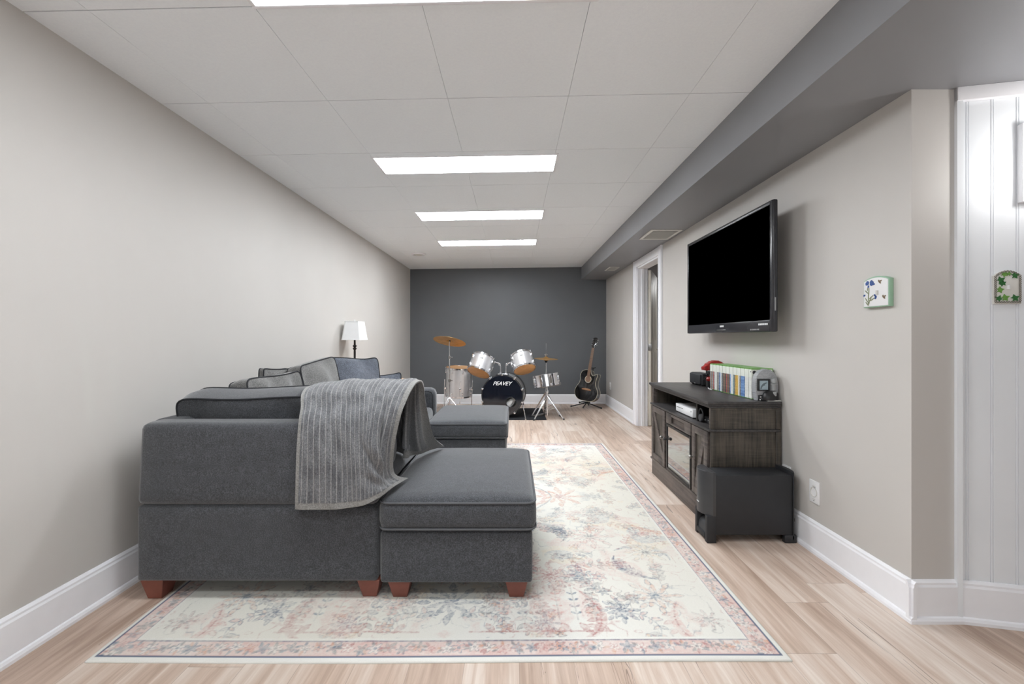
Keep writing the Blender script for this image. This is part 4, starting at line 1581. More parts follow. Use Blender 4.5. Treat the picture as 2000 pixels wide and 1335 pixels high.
cmats = {h[0]: case_mat(h[0], h[1], h[2], True) for h in hues}
seq = ['white', 'white', 'white', 'white', 'white', 'blue', 'blue', 'blue', 'grey', 'white', 'yellow', 'yellow', 'brown', 'teal', 'white', 'white', 'blue', 'brown', 'dark', 'red', 'dark', 'brown',
       'dark', 'grey', 'white', 'blue', 'grey', 'dark', 'white', 'white', 'grey', 'red', 'grey', 'brown', 'grey']
ordn = ['', 'second', 'third', 'fourth', 'fifth', 'sixth', 'seventh', 'eighth', 'ninth', 'tenth', 'eleventh', 'twelfth', 'thirteenth', 'fourteenth', 'fifteenth', 'sixteenth', 'seventeenth', 'eighteenth',
        'nineteenth', 'twentieth', 'twenty-first', 'twenty-second', 'twenty-third', 'twenty-fourth', 'twenty-fifth', 'twenty-sixth', 'twenty-seventh', 'twenty-eighth', 'twenty-ninth', 'thirtieth',
        'thirty-first', 'thirty-second', 'thirty-third', 'thirty-fourth', 'thirty-fifth']
bm = B()
box(bm, 0.0015, 0.134, -0.0066, 0.0066, 0, 0.190, 0.001, 1)
case_me = finish_mesh(bm, 'game_case', M['caseg'])
sleeve_me = {}
for h in hues:
    bm = B()
    box(bm, 0.0, 0.130, -0.0070, 0.0070, 0.004, 0.184, 0.0008, 1)
    sleeve_me[h[0]] = finish_mesh(bm, 'sleeve', cmats[h[0]])
yy = 2.640
for i, h in enumerate(seq):
    o = bpy.data.objects.new('game_case', case_me)
    C.objects.link(o)
    o.location = (1.477 - 0.018 * i / 35 + 0.0015 * math.sin(i * 2.1), yy, TZ)
    if i >= 32: o.location.z = TZ
    o.rotation_euler = (0, 0, 0)
    pos = 'nearest the viewer in the cabinet row' if i == 0 else ('farthest from the viewer in the cabinet row' if i == 34 else ordn[i] + ' from the near end of the row')
    tag(o, f'upright game case, {h} spine, {pos}', 'game case', 'game cases standing in a row on the cabinet')
    s_ = bpy.data.objects.new('sleeve', sleeve_me[h])
    C.objects.link(s_)
    s_.parent = o
    if i == 0:
        bm = B()
        lathe(bm, [(0, 0), (0.0042, 0), (0.0042, 0.0008), (0, 0.0008)], 16, Matrix.Translation((0.0, 0, 0.170)) @ Matrix.Rotation(-PI / 2, 4, 'Y'))
        lathe(bm, [(0, 0), (0.011, 0), (0.011, 0.0008), (0, 0.0008)], 20, Matrix.Translation((0.018, -0.0070, 0.166)) @ Matrix.Rotation(PI / 2, 4, 'X'))
        obj('round_emblem', bm, M['clearblk'], o, local=True)
    yy += 0.0148

# arched grey relief ornament at the near end of the row
orn = thing('arched_ornament', 'grey brick-textured arched ornament with a framed window picture, near end of the game row', 'ornament', (1.540, 2.600, TZ))
bm = B()
pts = [(-0.058, 0.0), (0.058, 0.0), (0.066, 0.05), (0.068, 0.10)] + [(0.068 * math.cos(a), 0.115 + 0.075 * math.sin(a)) for a in np.linspace(0.12, PI - 0.12, 12)] + [(-0.068, 0.10), (-0.066, 0.05)]
prism(bm, pts, -0.022, 0.022, lambda u, v, d: Vector((u, d, v)), bev=0.006)
obj('body', bm, M['stonegrey'], orn, local=True)
bm = B()
for (a, b_, c, d) in ((-0.060, -0.048, 0.06, 0.132), (0.006, 0.014, 0.06, 0.132), (-0.048, 0.006, 0.122, 0.132), (-0.048, 0.006, 0.06, 0.066)):
    box(bm, a, b_, -0.030, -0.020, c, d, 0.001)
obj('window_frame', bm, M['black_matte'], orn, local=True)
bm = B()
box(bm, -0.048, 0.006, -0.0245, -0.021, 0.066, 0.122)
pc = obj('picture', bm, plain('pale_blue_print', (160, 178, 186), 0.4), orn, local=True)
bm = B()
arc = [(-0.040 + 0.036 * (1 - math.cos(t)), 0.070 + 0.040 * math.sin(t)) for t in np.linspace(0, PI / 2, 8)]
arc += [(0.0, 0.108), (-0.014, 0.098)] + [(-0.034 + 0.022 * (1 - math.cos(t)), 0.070 + 0.022 * math.sin(t)) for t in np.linspace(PI / 2, 0, 6)]
prism(bm, arc, -0.0258, -0.0243, lambda u, v, d: Vector((u, d, v)))
obj('arc_mark', bm, plain('slate_print', (96, 108, 114), 0.5), pc, local=True)
bm = B()
lathe(bm, [(0, -0.018), (0.015, -0.012), (0.018, 0), (0.015, 0.012), (0, 0.018)], 16, Matrix.Translation((0.036, -0.030, 0.120)))
lathe(bm, [(0, 0.062), (0.015, 0.064), (0.013, 0.09), (0.018, 0.102), (0.006, 0.108), (0, 0.108)], 16, Matrix.Translation((0.034, -0.030, 0)))
obj('small_figure', bm, M['grey'], orn, local=True)
bm = B()
lathe(bm, [(0, 0.0), (0.036, 0.004), (0.040, 0.022), (0.030, 0.046), (0.012, 0.060), (0, 0.062)], 20, Matrix.Translation((0.005, -0.036, 0)) @ Matrix.Diagonal((1.1, 0.6, 1, 1)))
box(bm, 0.015, 0.060, -0.045, -0.02, 0.0, 0.05, 0.008)
obj('dark_mound', bm, M['black'], orn, local=True)
bm = B()
box(bm, 0.020, 0.042, -0.052, -0.046, 0.030, 0.056, 0.003)
obj('tag', bm, M['grey'], orn, local=True)

# small dice-like box at the near end
o = B()
box(o, 1.487, 1.520, 2.575, 2.590, TZ, TZ + 0.034, 0.002)
sb = obj('small_box', o, M['black'])
tag(sb, 'tiny black and white box in front of the arched grey ornament', 'box')
bm = B()
for (a, b_) in ((0.004, 0.006), (0.016, 0.012), (0.008, 0.022), (0.020, 0.024)):
    box(bm, 1.489 + a, 1.497 + a, 2.5735, 2.5755, TZ + b_ - 0.003, TZ + b_ + 0.004)
obj('white_marks', bm, M['white'], sb)
bm = B()
box(bm, 1.525, 1.606, 2.545, 2.560, TZ, TZ + 0.005, 0.001)
tag(obj('paper_strip', bm, M['offwhite']), 'white paper strip on the near edge of the cabinet top', 'paper')

# red ornament at the far end (faceted red shell over black spikes)
ro = thing('red_ornament', 'glossy red dome-topped ornament with black spikes at the far end of the game row', 'ornament', (1.530, 3.24, TZ))
bm = B()
for i in range(7):
    t0 = -0.085 + i * 0.026
    pr = [(t0, 0.150 + 0.06 * math.sin(PI * (i + 0.3) / 7.5)), (t0 + 0.034, 0.150 + 0.06 * math.sin(PI * (i + 1.3) / 7.5)), (t0 + 0.030, 0.130), (t0 + 0.002, 0.135)]
    prism(bm, pr, -0.03 - 0.004 * (i % 2), 0.03 + 0.004 * (i % 2), lambda u, v, d: Vector((u, d, v)), bev=0.006)
obj('red_shell', bm, M['red'], ro, local=True)
bm = B()
box(bm, -0.055, 0.055, -0.022, 0.022, 0.0, 0.14, 0.01)
rr = random.Random(2)
for i in range(14):
    a = rr.uniform(0, 2 * PI)
    tube(bm, [(-0.045, -0.018, 0.085), (-0.045 + 0.045 * math.cos(a) - 0.01, -0.03, 0.085 + 0.035 * math.sin(a))], [0.008, 0.001], 6)
obj('black_body', bm, M['black'], ro, local=True)
bm = B()
lathe(bm, [(0, -0.02), (0.02, -0.014), (0.027, 0), (0.02, 0.014), (0, 0.02)], 18, Matrix.Translation((-0.045, -0.022, 0.070)))
obj('red_ball', bm, M['red'], ro, local=True)
bm = B()
box(bm, -0.06, -0.02, -0.027, -0.021, 0.128, 0.140, 0.001)
obj('white_band', bm, M['white'], ro, local=True)
bm = B()
pts = catmull([(1.475, 3.21, TZ + 0.003), (1.465, 3.185, TZ + 0.003), (1.452, 3.15, TZ + 0.003), (1.448, 3.10, TZ + 0.003)], 6, False)
tube(bm, pts, 0.0035, 8)
tag(obj('white_cable', bm, M['white']), 'short white cable on the cabinet top in front of the game cases', 'cable')

# small satellite / centre speaker
sp_ = thing('centre_speaker', 'small black rounded speaker box on the far part of the cabinet top', 'speaker', (1.50, 3.44, TZ))
bm = B()
box(bm, 1.478, 1.565, 3.33, 3.545, TZ + 0.004, TZ + 0.098, 0.012, 3)
obj('body', bm, M['black_matte'], sp_)
bm = B()
box(bm, 1.468, 1.480, 3.338, 3.537, TZ + 0.012, TZ + 0.092, 0.008, 3)
obj('grille', bm, M['sub'], sp_)
bm = B()
box(bm, 1.4665, 1.4685, 3.42, 3.445, TZ + 0.014, TZ + 0.018)
obj('badge', bm, M['grey'], sp_)
bm = B()
for y in (3.36, 3.515):
    box(bm, 1.485, 1.555, y - 0.01, y + 0.01, TZ, TZ + 0.006)
obj('rubber_foot', bm, M['black'], sp_)

# ------------------------------------------------------------------ subwoofer
sw = thing('subwoofer', 'black floor subwoofer with curved front standing beside the media cabinet', 'subwoofer', (1.34, 2.45, 0))
S0, S1 = 2.375, 2.535
bm = B()
box(bm, 1.135, 1.565, S0 + 0.004, S1, 0.045, 0.378, 0.004)
obj('cabinet', bm, M['sub'], sw)


def wing(x_edge, x_bulge, z0, z1, name, mat_, n=12, parent=None):
    bm = B()
    yc, hw = (S0 + S1) / 2, (S1 - S0) / 2
    pts = [(x_edge, S0)]
    for i in range(n + 1):
        t = -1 + 2 * i / n
        pts.append((x_edge + (x_bulge - x_edge) * (0.25 + 0.75 * (1 - abs(t) ** 2.2)), yc + hw * t))
    pts.append((x_edge, S1))
    prism(bm, pts, z0, z1, lambda u, v, d: Vector((u, v, d)), bev=0.003)
    return obj(name, bm, mat_, parent or sw)


wing(1.135, 1.068, 0.150, 0.396, 'front_panel', M['subfront'])
wing(1.565, 1.592, 0.020, 0.396, 'rear_panel', M['sub'])
bm = B()      # legs of the front, with the port slot between them
box(bm, 1.085, 1.137, S0, S0 + 0.03, 0.0, 0.152, 0.004)
box(bm, 1.085, 1.137, S1 - 0.03, S1, 0.0, 0.152, 0.004)
box(bm, 1.082, 1.137, S0 + 0.03, S1 - 0.03, 0.018, 0.045, 0.003)
obj('front_foot_frame', bm, M['sub'], sw)
bm = B()
prism(bm, [(1.092, 0.045), (1.135, 0.045), (1.135, 0.11), (1.120, 0.105), (1.102, 0.09), (1.094, 0.07)], S0 + 0.03, S1 - 0.03, lambda u, v, d: Vector((u, d, v)))
obj('port', bm, M['clearblk'], sw)
for y in (S0, S1 - 0.03):
    bm = B()
    box(bm, 1.52, 1.588, y, y + 0.03, 0.0, 0.046, 0.005)
    obj('foot', bm, M['sub'], sw)
bm = B()
box(bm, 1.0665, 1.069, 2.442, 2.468, 0.207, 0.212)
obj('badge', bm, M['white'], sw)
bm = B()
lathe(bm, [(0, 0), (0.016, 0), (0.018, 0.008), (0.011, 0.012), (0, 0.012)], 16, Matrix.Translation((1.592, 2.43, 0.115)) @ Matrix.Rotation(PI / 2, 4, 'Y'))
obj('rear_connector', bm, M['black'], sw)


# ------------------------------------------------------------------ wall plates and outlets
def outlet_plate(label, o_, ux, nrm_, kind):
    """o_ centre on the wall, ux = along-wall direction, nrm_ = into the room"""
    r = thing('wall_outlet', label, 'outlet', o_)
    ux, nn = Vector(ux), Vector(nrm_)
    Z_ = Vector((0, 0, 1))
    mt = Matrix((ux, nn, Z_)).transposed().to_4x4()
    bm = B()
    box(bm, -0.037, 0.037, 0.0, 0.006, -0.06, 0.06, 0.002, mat=mt)
    obj('cover_plate', bm, M['white'], r, local=True)
    bm = B()
    if kind == 'loop':
        lathe(bm, [(0.024, 0.0), (0.026, 0.0035), (0.022, 0.0035), (0.022, 0.0)], 24, mt @ Matrix.Translation((0, 0.006, 0)) @ Matrix.Rotation(-PI / 2, 4, 'X'))
        box(bm, -0.010, 0.010, 0.005, 0.008, 0.030, 0.034, mat=mt)
        box(bm, -0.010, 0.010, 0.005, 0.008, -0.038, -0.035, mat=mt)
        obj('knockout', bm, M['offwhite'], r, local=True)
        bm = B()
        box(bm, -0.012, 0.008, 0.0055, 0.0072, 0.024, 0.0275, mat=mt)
        lathe(bm, [(0, 0), (0.003, 0), (0.003, 0.002), (0, 0.002)], 10, mt @ Matrix.Translation((0, 0.006, -0.046)) @ Matrix.Rotation(-PI / 2, 4, 'X'))
        obj('slot', bm, M['grey'], r, local=True)
    else:
        for zz in (-0.02, 0.02):
            box(bm, -0.016, 0.016, 0.005, 0.008, zz - 0.013, zz + 0.013, 0.003, mat=mt)
        obj('sockets', bm, M['offwhite'], r, local=True)
        bm = B()
        for zz in (-0.02, 0.02):
            for xx in (-0.006, 0.006):
                box(bm, xx - 0.0012, xx + 0.0012, 0.0078, 0.0085, zz - 0.004, zz + 0.005, mat=mt)
        obj('slot', bm, M['black'], r, local=True)


outlet_plate('white wall plate with a round knockout, low on the right wall beside the subwoofer', (XR, 2.282, 0.322), (0, 1, 0), (-1, 0, 0), 'loop')
outlet_plate('white outlet low on the right wall, partly hidden behind the subwoofer top', (XR, 2.515, 0.335), (0, 1, 0), (-1, 0, 0), 'duplex')
outlet_plate('small white outlet on the right wall close to the guitar', (XR, 7.08, 0.345), (0, 1, 0), (-1, 0, 0), 'duplex')


def arch(hw, z0, z1, rise, n=10, notch=0.0):
    pts = [(-hw, z0), (hw, z0), (hw, z1)]
    for i in range(1, n):
        t = 1 - 2 * i / n
        pts.append((hw * (1 - notch) * t, z1 + notch * rise + rise * (1 - notch) * (1 - t * t)))
    pts.append((-hw, z1))
    return pts


def star_leaf(cx, cz, r, rot):
    """five-lobed ivy leaf outline"""
    pts = []
    for i, k in enumerate((1.0, 0.5, 0.85, 0.42, 0.7, 0.2, 0.7, 0.42, 0.85, 0.5)):
        a = rot + 2 * PI * i / 10
        pts.append((cx + r * k * math.cos(a), cz + r * k * math.sin(a)))
    return pts


# flower plate on the right wall
pl_ = thing('switch_cover', 'arched white tile with blue cornflowers, bees and a green edge on the right wall', 'wall plate', (XR, 1.876, 1.285))
mt = Matrix((Vector((0, -1, 0)), Vector((-1, 0, 0)), Vector((0, 0, 1)))).transposed().to_4x4()   # local x towards the viewer, y into room
fn = lambda u, v, d: mt @ Vector((u, d, v))
bm = B()
prism(bm, arch(0.066, 0.0, 0.120, 0.016), 0.0, 0.020, fn, bev=0.002)
obj('green_edge', bm, M['green_glz'], pl_, local=True)
bm = B()
prism(bm, arch(0.062, 0.004, 0.116, 0.014), 0.016, 0.0225, fn, bev=0.0015)
obj('white_face', bm, M['white'], pl_, local=True)
D0, D1 = 0.0222, 0.0240


def ell(cx, cz, a, b_, rot=0, n=10):
    return [(cx + a * math.cos(t) * math.cos(rot) - b_ * math.sin(t) * math.sin(rot), cz + a * math.cos(t) * math.sin(rot) + b_ * math.sin(t) * math.cos(rot)) for t in [2 * PI * k / n for k in range(n)]]


bm = B()
rr = random.Random(9)
for i in range(9):
    a = rr.uniform(0, 6.28)
    prism(bm, ell(-0.030 + 0.013 * math.cos(a), 0.108 + 0.008 * math.sin(a), 0.008, 0.005, a), D0, D1 + 0.0001 * i, fn)
for (x, z) in ((-0.012, 0.110), (-0.008, 0.102), (-0.036, 0.094), (0.003, 0.046), (0.001, 0.040), (-0.002, 0.052), (-0.058, 0.056)):
    prism(bm, ell(x, z, 0.006, 0.004, rr.uniform(0, 3)), D0, D1, fn)
obj('blue_flowers', bm, M['blue'], pl_, local=True)
bm = B()
for (x, z, l, a) in ((-0.034, 0.07, 0.020, 1.5), (-0.045, 0.070, 0.014, 2.4), (-0.036, 0.045, 0.020, 1.6), (-0.022, 0.045, 0.016, 0.6), (-0.030, 0.030, 0.016, 0.9), (-0.046, 0.034, 0.014, 2.2),
                     (-0.034, 0.018, 0.010, 1.2), (-0.015, 0.035, 0.014, 0.5), (-0.040, 0.084, 0.009, 1.4), (-0.044, 0.018, 0.012, -0.9)):
    prism(bm, ell(x, z, l, 0.0024, a, 8), D0, D1 - 0.0004, fn)
obj('stems', bm, M['olive'], pl_, local=True)
bm = B()
for (x, z) in ((0.022, 0.108), (0.043, 0.040)):
    prism(bm, ell(x, z, 0.010, 0.0035, 2.3), D0, D1, fn)
    prism(bm, ell(x + 0.004, z + 0.003, 0.008, 0.003, 0.5), D0, D1 + 0.0003, fn)
    prism(bm, ell(x - 0.003, z + 0.004, 0.006, 0.002, 1.6), D0, D1 + 0.0005, fn)
obj('bees', bm, M['brownbug'], pl_, local=True)
bm = B()
box(bm, 0.008, 0.016, 0.022, 0.031, 0.054, 0.072, 0.002, mat=mt)
obj('switch_toggle', bm, M['offwhite'], pl_, local=True)

# ivy plate on the panelled wall
c0 = wp(0.173, 0.0, 1.284)
iv = thing('switch_cover', 'arched ceramic light switch plate with green ivy and braided rim on the white panelled wall', 'wall plate', tuple(c0))
mt2 = Matrix((WD, WN, Vector((0, 0, 1)))).transposed().to_4x4()
fn = lambda u, v, d: mt2 @ Vector((u, d, v))
bm = B()
prism(bm, arch(0.046, 0.0, 0.112, 0.022), 0.0, 0.009, fn, bev=0.002)
obj('plate', bm, M['offwhite'], iv, local=True)
bm = B()
ap = arch(0.0405, 0.007, 0.110, 0.020, 14)
ap3 = []
for i in range(len(ap)):
    a, b_ = ap[i], ap[(i + 1) % len(ap)]
    L_ = math.hypot(b_[0] - a[0], b_[1] - a[1])
    k = max(1, int(L_ / 0.0016))
    for j in range(k):
        ap3.append((a[0] + (b_[0] - a[0]) * j / k, a[1] + (b_[1] - a[1]) * j / k))
for ph in (0, PI):
    pts = []
    for i, (u, v) in enumerate(ap3):
        r_ = 0.0032 * math.sin(i * 0.62 + ph)
        a, b_ = ap3[i - 1], ap3[(i + 1) % len(ap3)]
        tx, tz = b_[0] - a[0], b_[1] - a[1]
        l = math.hypot(tx, tz) or 1
        pts.append(fn(u - tz / l * r_, v + tx / l * r_, 0.011 + 0.0016 * math.cos(i * 0.62 + ph)))
    tube(bm, pts, 0.0012, 5, closed=True)
obj('braided_rim', bm, plain('rim_taupe', (128, 122, 112), 0.4, var=0.3, scale=200), iv, local=True)
bm = B()
for (x, z, r_, rt) in ((-0.024, 0.094, 0.015, 0.6), (-0.016, 0.080, 0.013, 1.9), (0.022, 0.112, 0.014, 0.3), (-0.030, 0.020, 0.013, 1.2), (0.022, 0.022, 0.015, 0.5)):
    prism(bm, star_leaf(x, z, r_ * 1.25, rt), 0.0088, 0.0118, fn)
obj('dark_leaves', bm, M['leaf1'], iv, local=True)
bm = B()
for (x, z, r_, rt) in ((-0.012, 0.116, 0.012, 0.9), (-0.027, 0.056, 0.014, 0.2), (-0.010, 0.024, 0.015, 0.4), (0.004, 0.118, 0.009, 1.4)):
    prism(bm, star_leaf(x, z, r_ * 1.25, rt), 0.0088, 0.0114, fn)
obj('light_leaves', bm, M['leaf2'], iv, local=True)
bm = B()
box(bm, -0.004, 0.004, 0.0085, 0.018, 0.056, 0.074, 0.002, mat=mt2)
obj('switch_toggle', bm, M['white'], iv, local=True)

# wall sconce at the right edge
sc = thing('wall_sconce', 'lit white wall sconce on the white panelled wall, cut off by the right edge', 'wall lamp', tuple(wp(0.31, 0.0, 1.683)))
bm = B()
box(bm, -0.10, 0.10, 0.0, 0.026, 0.0, 0.31, 0.004, mat=mt2)
obj('back_plate', bm, M['trim'], sc, local=True)
bm = B()
box(bm, 0.015, 0.045, 0.026, 0.215, 0.045, 0.070, 0.004, mat=mt2)
obj('arm', bm, M['trim'], sc, local=True)
bm = B()
lathe(bm, [(0, 0.06), (0.03, 0.062), (0.045, 0.09), (0.052, 0.15), (0.046, 0.22), (0.02, 0.25), (0, 0.252)], 24, mt2 @ Matrix.Translation((0.03, 0.21, 0)))
obj('glass_shade', bm, M['sconce_glass'], sc, local=True)


# ------------------------------------------------------------------ drum kit
def drum_parts(r, R, L, nl, shell_m, top_m, bot_m, hoop_m=None, lug_m=None, full_rod=True, hoop_h=0.016):
    """drum along local Z, from 0 (bottom head) to L"""
    hoop_m = hoop_m or M['chrome']
    lug_m = lug_m or M['chrome']
    bm = B()
    lathe(bm, [(R - 0.006, 0.002), (R, 0.002), (R, L - 0.002), (R - 0.006, L - 0.002)], 48, closed=True)
    obj('shell', bm, shell_m, r, local=True)
    for nm, z, m_, sgn in (('bottom_head', 0.0, bot_m, -1), ('top_head', L, top_m, 1)):
        bm = B()
        lathe(bm, [(0, z + sgn * 0.001), (R - 0.004, z + sgn * 0.001), (R + 0.002, z - sgn * 0.004), (R + 0.002, z - sgn * 0.010), (R - 0.003, z - sgn * 0.010), (R - 0.006, z - sgn * 0.002), (0, z - sgn * 0.001)], 48)
        obj(nm, bm, m_, r, local=True)
        bm = B()
        za, zb = z + sgn * 0.007, z - sgn * (hoop_h - 0.005)
        lathe(bm, [(R + 0.002, za), (R + 0.005, za), (R + 0.005, zb), (R + 0.011, zb), (R + 0.011, zb - sgn * 0.003), (R + 0.002, zb - sgn * 0.003)], 48, closed=True)
        obj('hoop', bm, hoop_m, r, local=True)
    for k in range(nl):
        a = 2 * PI * (k + 0.5) / nl
        mt_ = Matrix.Rotation(a, 4, 'Z')
        if L > 0.2:
            spans = ((0.012, 0.075), (L - 0.075, L - 0.012))
        else:
            spans = ((L * 0.2, L * 0.8),)
        for (z0, z1) in spans:
            bm = B()
            box(bm, R - 0.001, R + 0.016, -0.009, 0.009, z0 + (0.03 if z0 < L / 2 and len(spans) > 1 else 0), z1 - (0.03 if z0 > L / 2 and len(spans) > 1 else 0), 0.003, mat=mt_)
            e = -0.012 if z0 < L / 2 else 0
            zz0, zz1 = (z0 - 0.024, z1) if z0 < L / 2 else (z0, z1 + 0.024)
            if len(spans) == 1: zz0, zz1 = -0.010, L + 0.010
            tube(bm, [mt_ @ Vector((R + 0.012, 0, zz0)), mt_ @ Vector((R + 0.012, 0, zz1))], 0.0035, 8)
            obj('lug', bm, lug_m, r, local=True)


# bass drum, axis along Y
bd = thing('bass_drum', 'large bass drum with a dark front head and white lettering, on the floor mat', 'drum', (-0.155, 6.06, 0.323), (0, 0, math.radians(-7)), None)
RB = 0.29
inner_root = Matrix.Rotation(PI / 2, 4, 'X')      # local Z -> -Y
bm = B()
MB_ = Matrix.Rotation(-PI / 2, 4, 'X')            # z -> +y
lathe(bm, [(RB - 0.008, 0.02), (RB, 0.02), (RB, 0.40), (RB - 0.008, 0.40)], 64, MB_, closed=True)
obj('shell', bm, M['silver'], bd, local=True)
for z in (0.0, 0.395):
    bm = B()
    lathe(bm, [(RB + 0.001, z), (RB + 0.012, z + 0.002), (RB + 0.013, z + 0.03), (RB + 0.001, z + 0.032)], 64, MB_, closed=True)
    obj('hoop', bm, M['black'] if z == 0 else M['black'], bd, local=True)
# front head with its off-centre hole
HX, HZ, HR = 0.128, -0.090, 0.072
bm = B()
N_ = 72
oc = [bm.verts.new((0.001 + (RB - 0.002) * math.cos(2 * PI * k / N_), -0.002, (RB - 0.002) * math.sin(2 * PI * k / N_))) for k in range(N_)]
ic = [bm.verts.new((HX + HR * math.cos(2 * PI * k / N_), -0.002, HZ + HR * math.sin(2 * PI * k / N_))) for k in range(N_)]
for k in range(N_):
    bm.faces.new((oc[k], oc[(k + 1) % N_], ic[(k + 1) % N_], ic[k]))
ed = bmesh.ops.extrude_face_region(bm, geom=bm.faces[:])
bmesh.ops.translate(bm, verts=[v for v in ed['geom'] if isinstance(v, bmesh.types.BMVert)], vec=(0, 0.004, 0))
fh = obj('front_head', bm, M['navy'], bd, local=True, angle=30)
bm = B()
tube(bm, [(HX + HR * math.cos(2 * PI * k / 40), -0.003, HZ + HR * math.sin(2 * PI * k / 40)) for k in range(40)], 0.003, 6, closed=True)
obj('port_ring', bm, M['black'], fh, local=True)
bm = text_mesh('PEAVEY', 0.082, 0.0006, 0.45, 0.0012)
xs = [v.co.x for v in bm.verts]
scx = 0.285 / (max(xs) - min(xs))
bmesh.ops.transform(bm, matrix=Matrix.Translation((-0.005, -0.0035, 0.172)) @ Matrix.Rotation(PI / 2, 4, 'X') @ Matrix.Diagonal((scx, 0.92, 1, 1)), verts=bm.verts)
obj('lettering', bm, M['white'], fh, local=True, smooth=False)
bm = B()
lathe(bm, [(0, 0.39), (RB - 0.008, 0.39), (RB - 0.008, 0.394), (0, 0.394)], 48, MB_)
obj('rear_head', bm, M['offwhite'], bd, local=True)
bm = B()     # muffling pillow seen through the port
g = bmesh.ops.create_icosphere(bm, subdivisions=4, radius=1.0)
for v in g['verts']:
    n_ = mnoise.noise(v.co * 2.3)
    v.co = Matrix.Rotation(-0.7, 3, 'Y') @ Vector((v.co.x * 0.15, v.co.y * 0.075, v.co.z * 0.055)) + Vector((0.07, 0.12, -0.14)) + v.co * 0.02 * n_
obj('muffling_pillow', bm, M['white'], bd, local=True, angle=80)
for k in range(10):
    a = 2 * PI * (k + 0.5) / 10
    mt_ = Matrix.Rotation(a, 4, 'Y')
    bm = B()
    box(bm, RB - 0.004, RB + 0.026, -0.010, 0.012, -0.012, 0.012, 0.004, mat=mt_)
    tube(bm, [mt_ @ Vector((RB + 0.021, -0.02, 0)), mt_ @ Vector((RB + 0.021, 0.16, 0))], 0.0035, 8)
    box(bm, RB, RB + 0.022, 0.10, 0.17, -0.010, 0.010, 0.003, mat=mt_)
    obj('tension_claw', bm, M['chrome'], bd, local=True)
for sx_ in (-1, 1):
    bm = B()
    tube(bm, [(sx_ * 0.275, 0.10, -0.09), (sx_ * 0.345, -0.10, -0.302)], [0.0075, 0.0065], 10)
    tube(bm, [(sx_ * 0.264, 0.125, -0.06), (sx_ * 0.292, 0.07, -0.13)], 0.016, 10)
    tube(bm, [(sx_ * 0.343, -0.095, -0.298), (sx_ * 0.349, -0.112, -0.311)], 0.010, 10)
    obj('spur', bm, M['chrome'], bd, local=True)
bm = B()
box(bm, -0.075, 0.075, 0.06, 0.16, RB - 0.012, RB + 0.022, 0.008)
for sx_ in (-1, 1):
    tube(bm, [(sx_ * 0.040, 0.11, RB + 0.01), (sx_ * 0.040, 0.11, RB + 0.13)], 0.009, 12)
    lathe(bm, [(0.013, 0), (0.017, 0.004), (0.017, 0.02), (0.012, 0.024)], 16, Matrix.Translation((sx_ * 0.04, 0.11, RB + 0.018)))
    tube(bm, catmull([(sx_ * 0.040, 0.11, RB + 0.12), (sx_ * 0.046, 0.11, RB + 0.148), (sx_ * 0.075, 0.11, RB + 0.168), (sx_ * 0.135, 0.11, RB + 0.182)], 5, False), 0.009, 10)
    lathe(bm, [(0, -0.02), (0.018, -0.016), (0.021, 0), (0.018, 0.016), (0, 0.02)], 14, Matrix.Translation((sx_ * 0.052, 0.11, RB + 0.150)))
    lathe(bm, [(0, -0.015), (0.016, -0.012), (0.018, 0), (0.016, 0.012), (0, 0.015)], 14, Matrix.Translation((sx_ * 0.115, 0.11, RB + 0.178)))
obj('tom_mount', bm, M['chrome'], bd, local=True)


def axis_rot(ax):
    ax = Vector(ax).normalized()
    return Vector((0, 0, 1)).rotation_difference(ax).to_euler()


t1 = thing('tom_drum', 'silver tom drum with amber lower head, left of the pair above the bass drum', 'drum', (-0.503, 6.16, 0.645), axis_rot((0.30, 0.46, 0.84)))
drum_parts(t1, 0.168, 0.245, 6, M['silver'], M['offwhite'], M['amber'])
t2 = thing('tom_drum', 'silver tom drum with amber lower head, right of the pair above the bass drum', 'drum', (0.170, 6.16, 0.690), axis_rot((-0.22, 0.50, 0.84)))
drum_parts(t2, 0.160, 0.235, 6, M['silver'], M['offwhite'], M['amber'])
for t_ in (t1, t2):
    bm = B()
    rt = t_.rotation_euler.to_matrix().to_4x4()
    for k, (a, z) in enumerate(((-1.75, 0.05), (-1.3, 0.04))):
        pass
    box(bm, 0.155, 0.178, -0.03, 0.03, 0.10, 0.17, 0.004, mat=Matrix.Rotation(0.25 if t_ is t1 else PI - 0.25, 4, 'Z'))
    obj('mount_bracket', bm, M['chrome'], t_, local=True)
    bm = B()
    box(bm, 0.1595, 0.1695, -0.022, 0.022, 0.150, 0.168, 0.001, mat=Matrix.Rotation(-1.62, 4, 'Z'))
    obj('badge', bm, M['grey'], t_, local=True)

ft = thing('floor_tom', 'silver floor tom with amber top head standing on thin legs, left of the bass drum', 'drum', (-0.835, 6.52, 0.265), (math.radians(4), math.radians(2), 0))
drum_parts(ft, 0.198, 0.43, 8, M['silver'], M['amber'], M['clearblk'])
for a in (-2.7, -0.35, 0.6, -1.35):
    if a == 0.6: a = 1.6
    bm = B()
    c_, s_ = math.cos(a), math.sin(a)
    tube(bm, [(0.225 * c_, 0.225 * s_, 0.26), (0.225 * c_, 0.225 * s_, -0.21), (0.235 * c_, 0.235 * s_, -0.256)], 0.006, 8)
    box(bm, 0.196, 0.232, -0.014, 0.014, 0.10, 0.15, 0.004, mat=Matrix.Rotation(a, 4, 'Z'))
    tube(bm, [(0.234 * c_, 0.234 * s_, -0.235), (0.236 * c_, 0.236 * s_, -0.262)], 0.011, 8)
    obj('leg', bm, M['chrome'], ft, local=True)


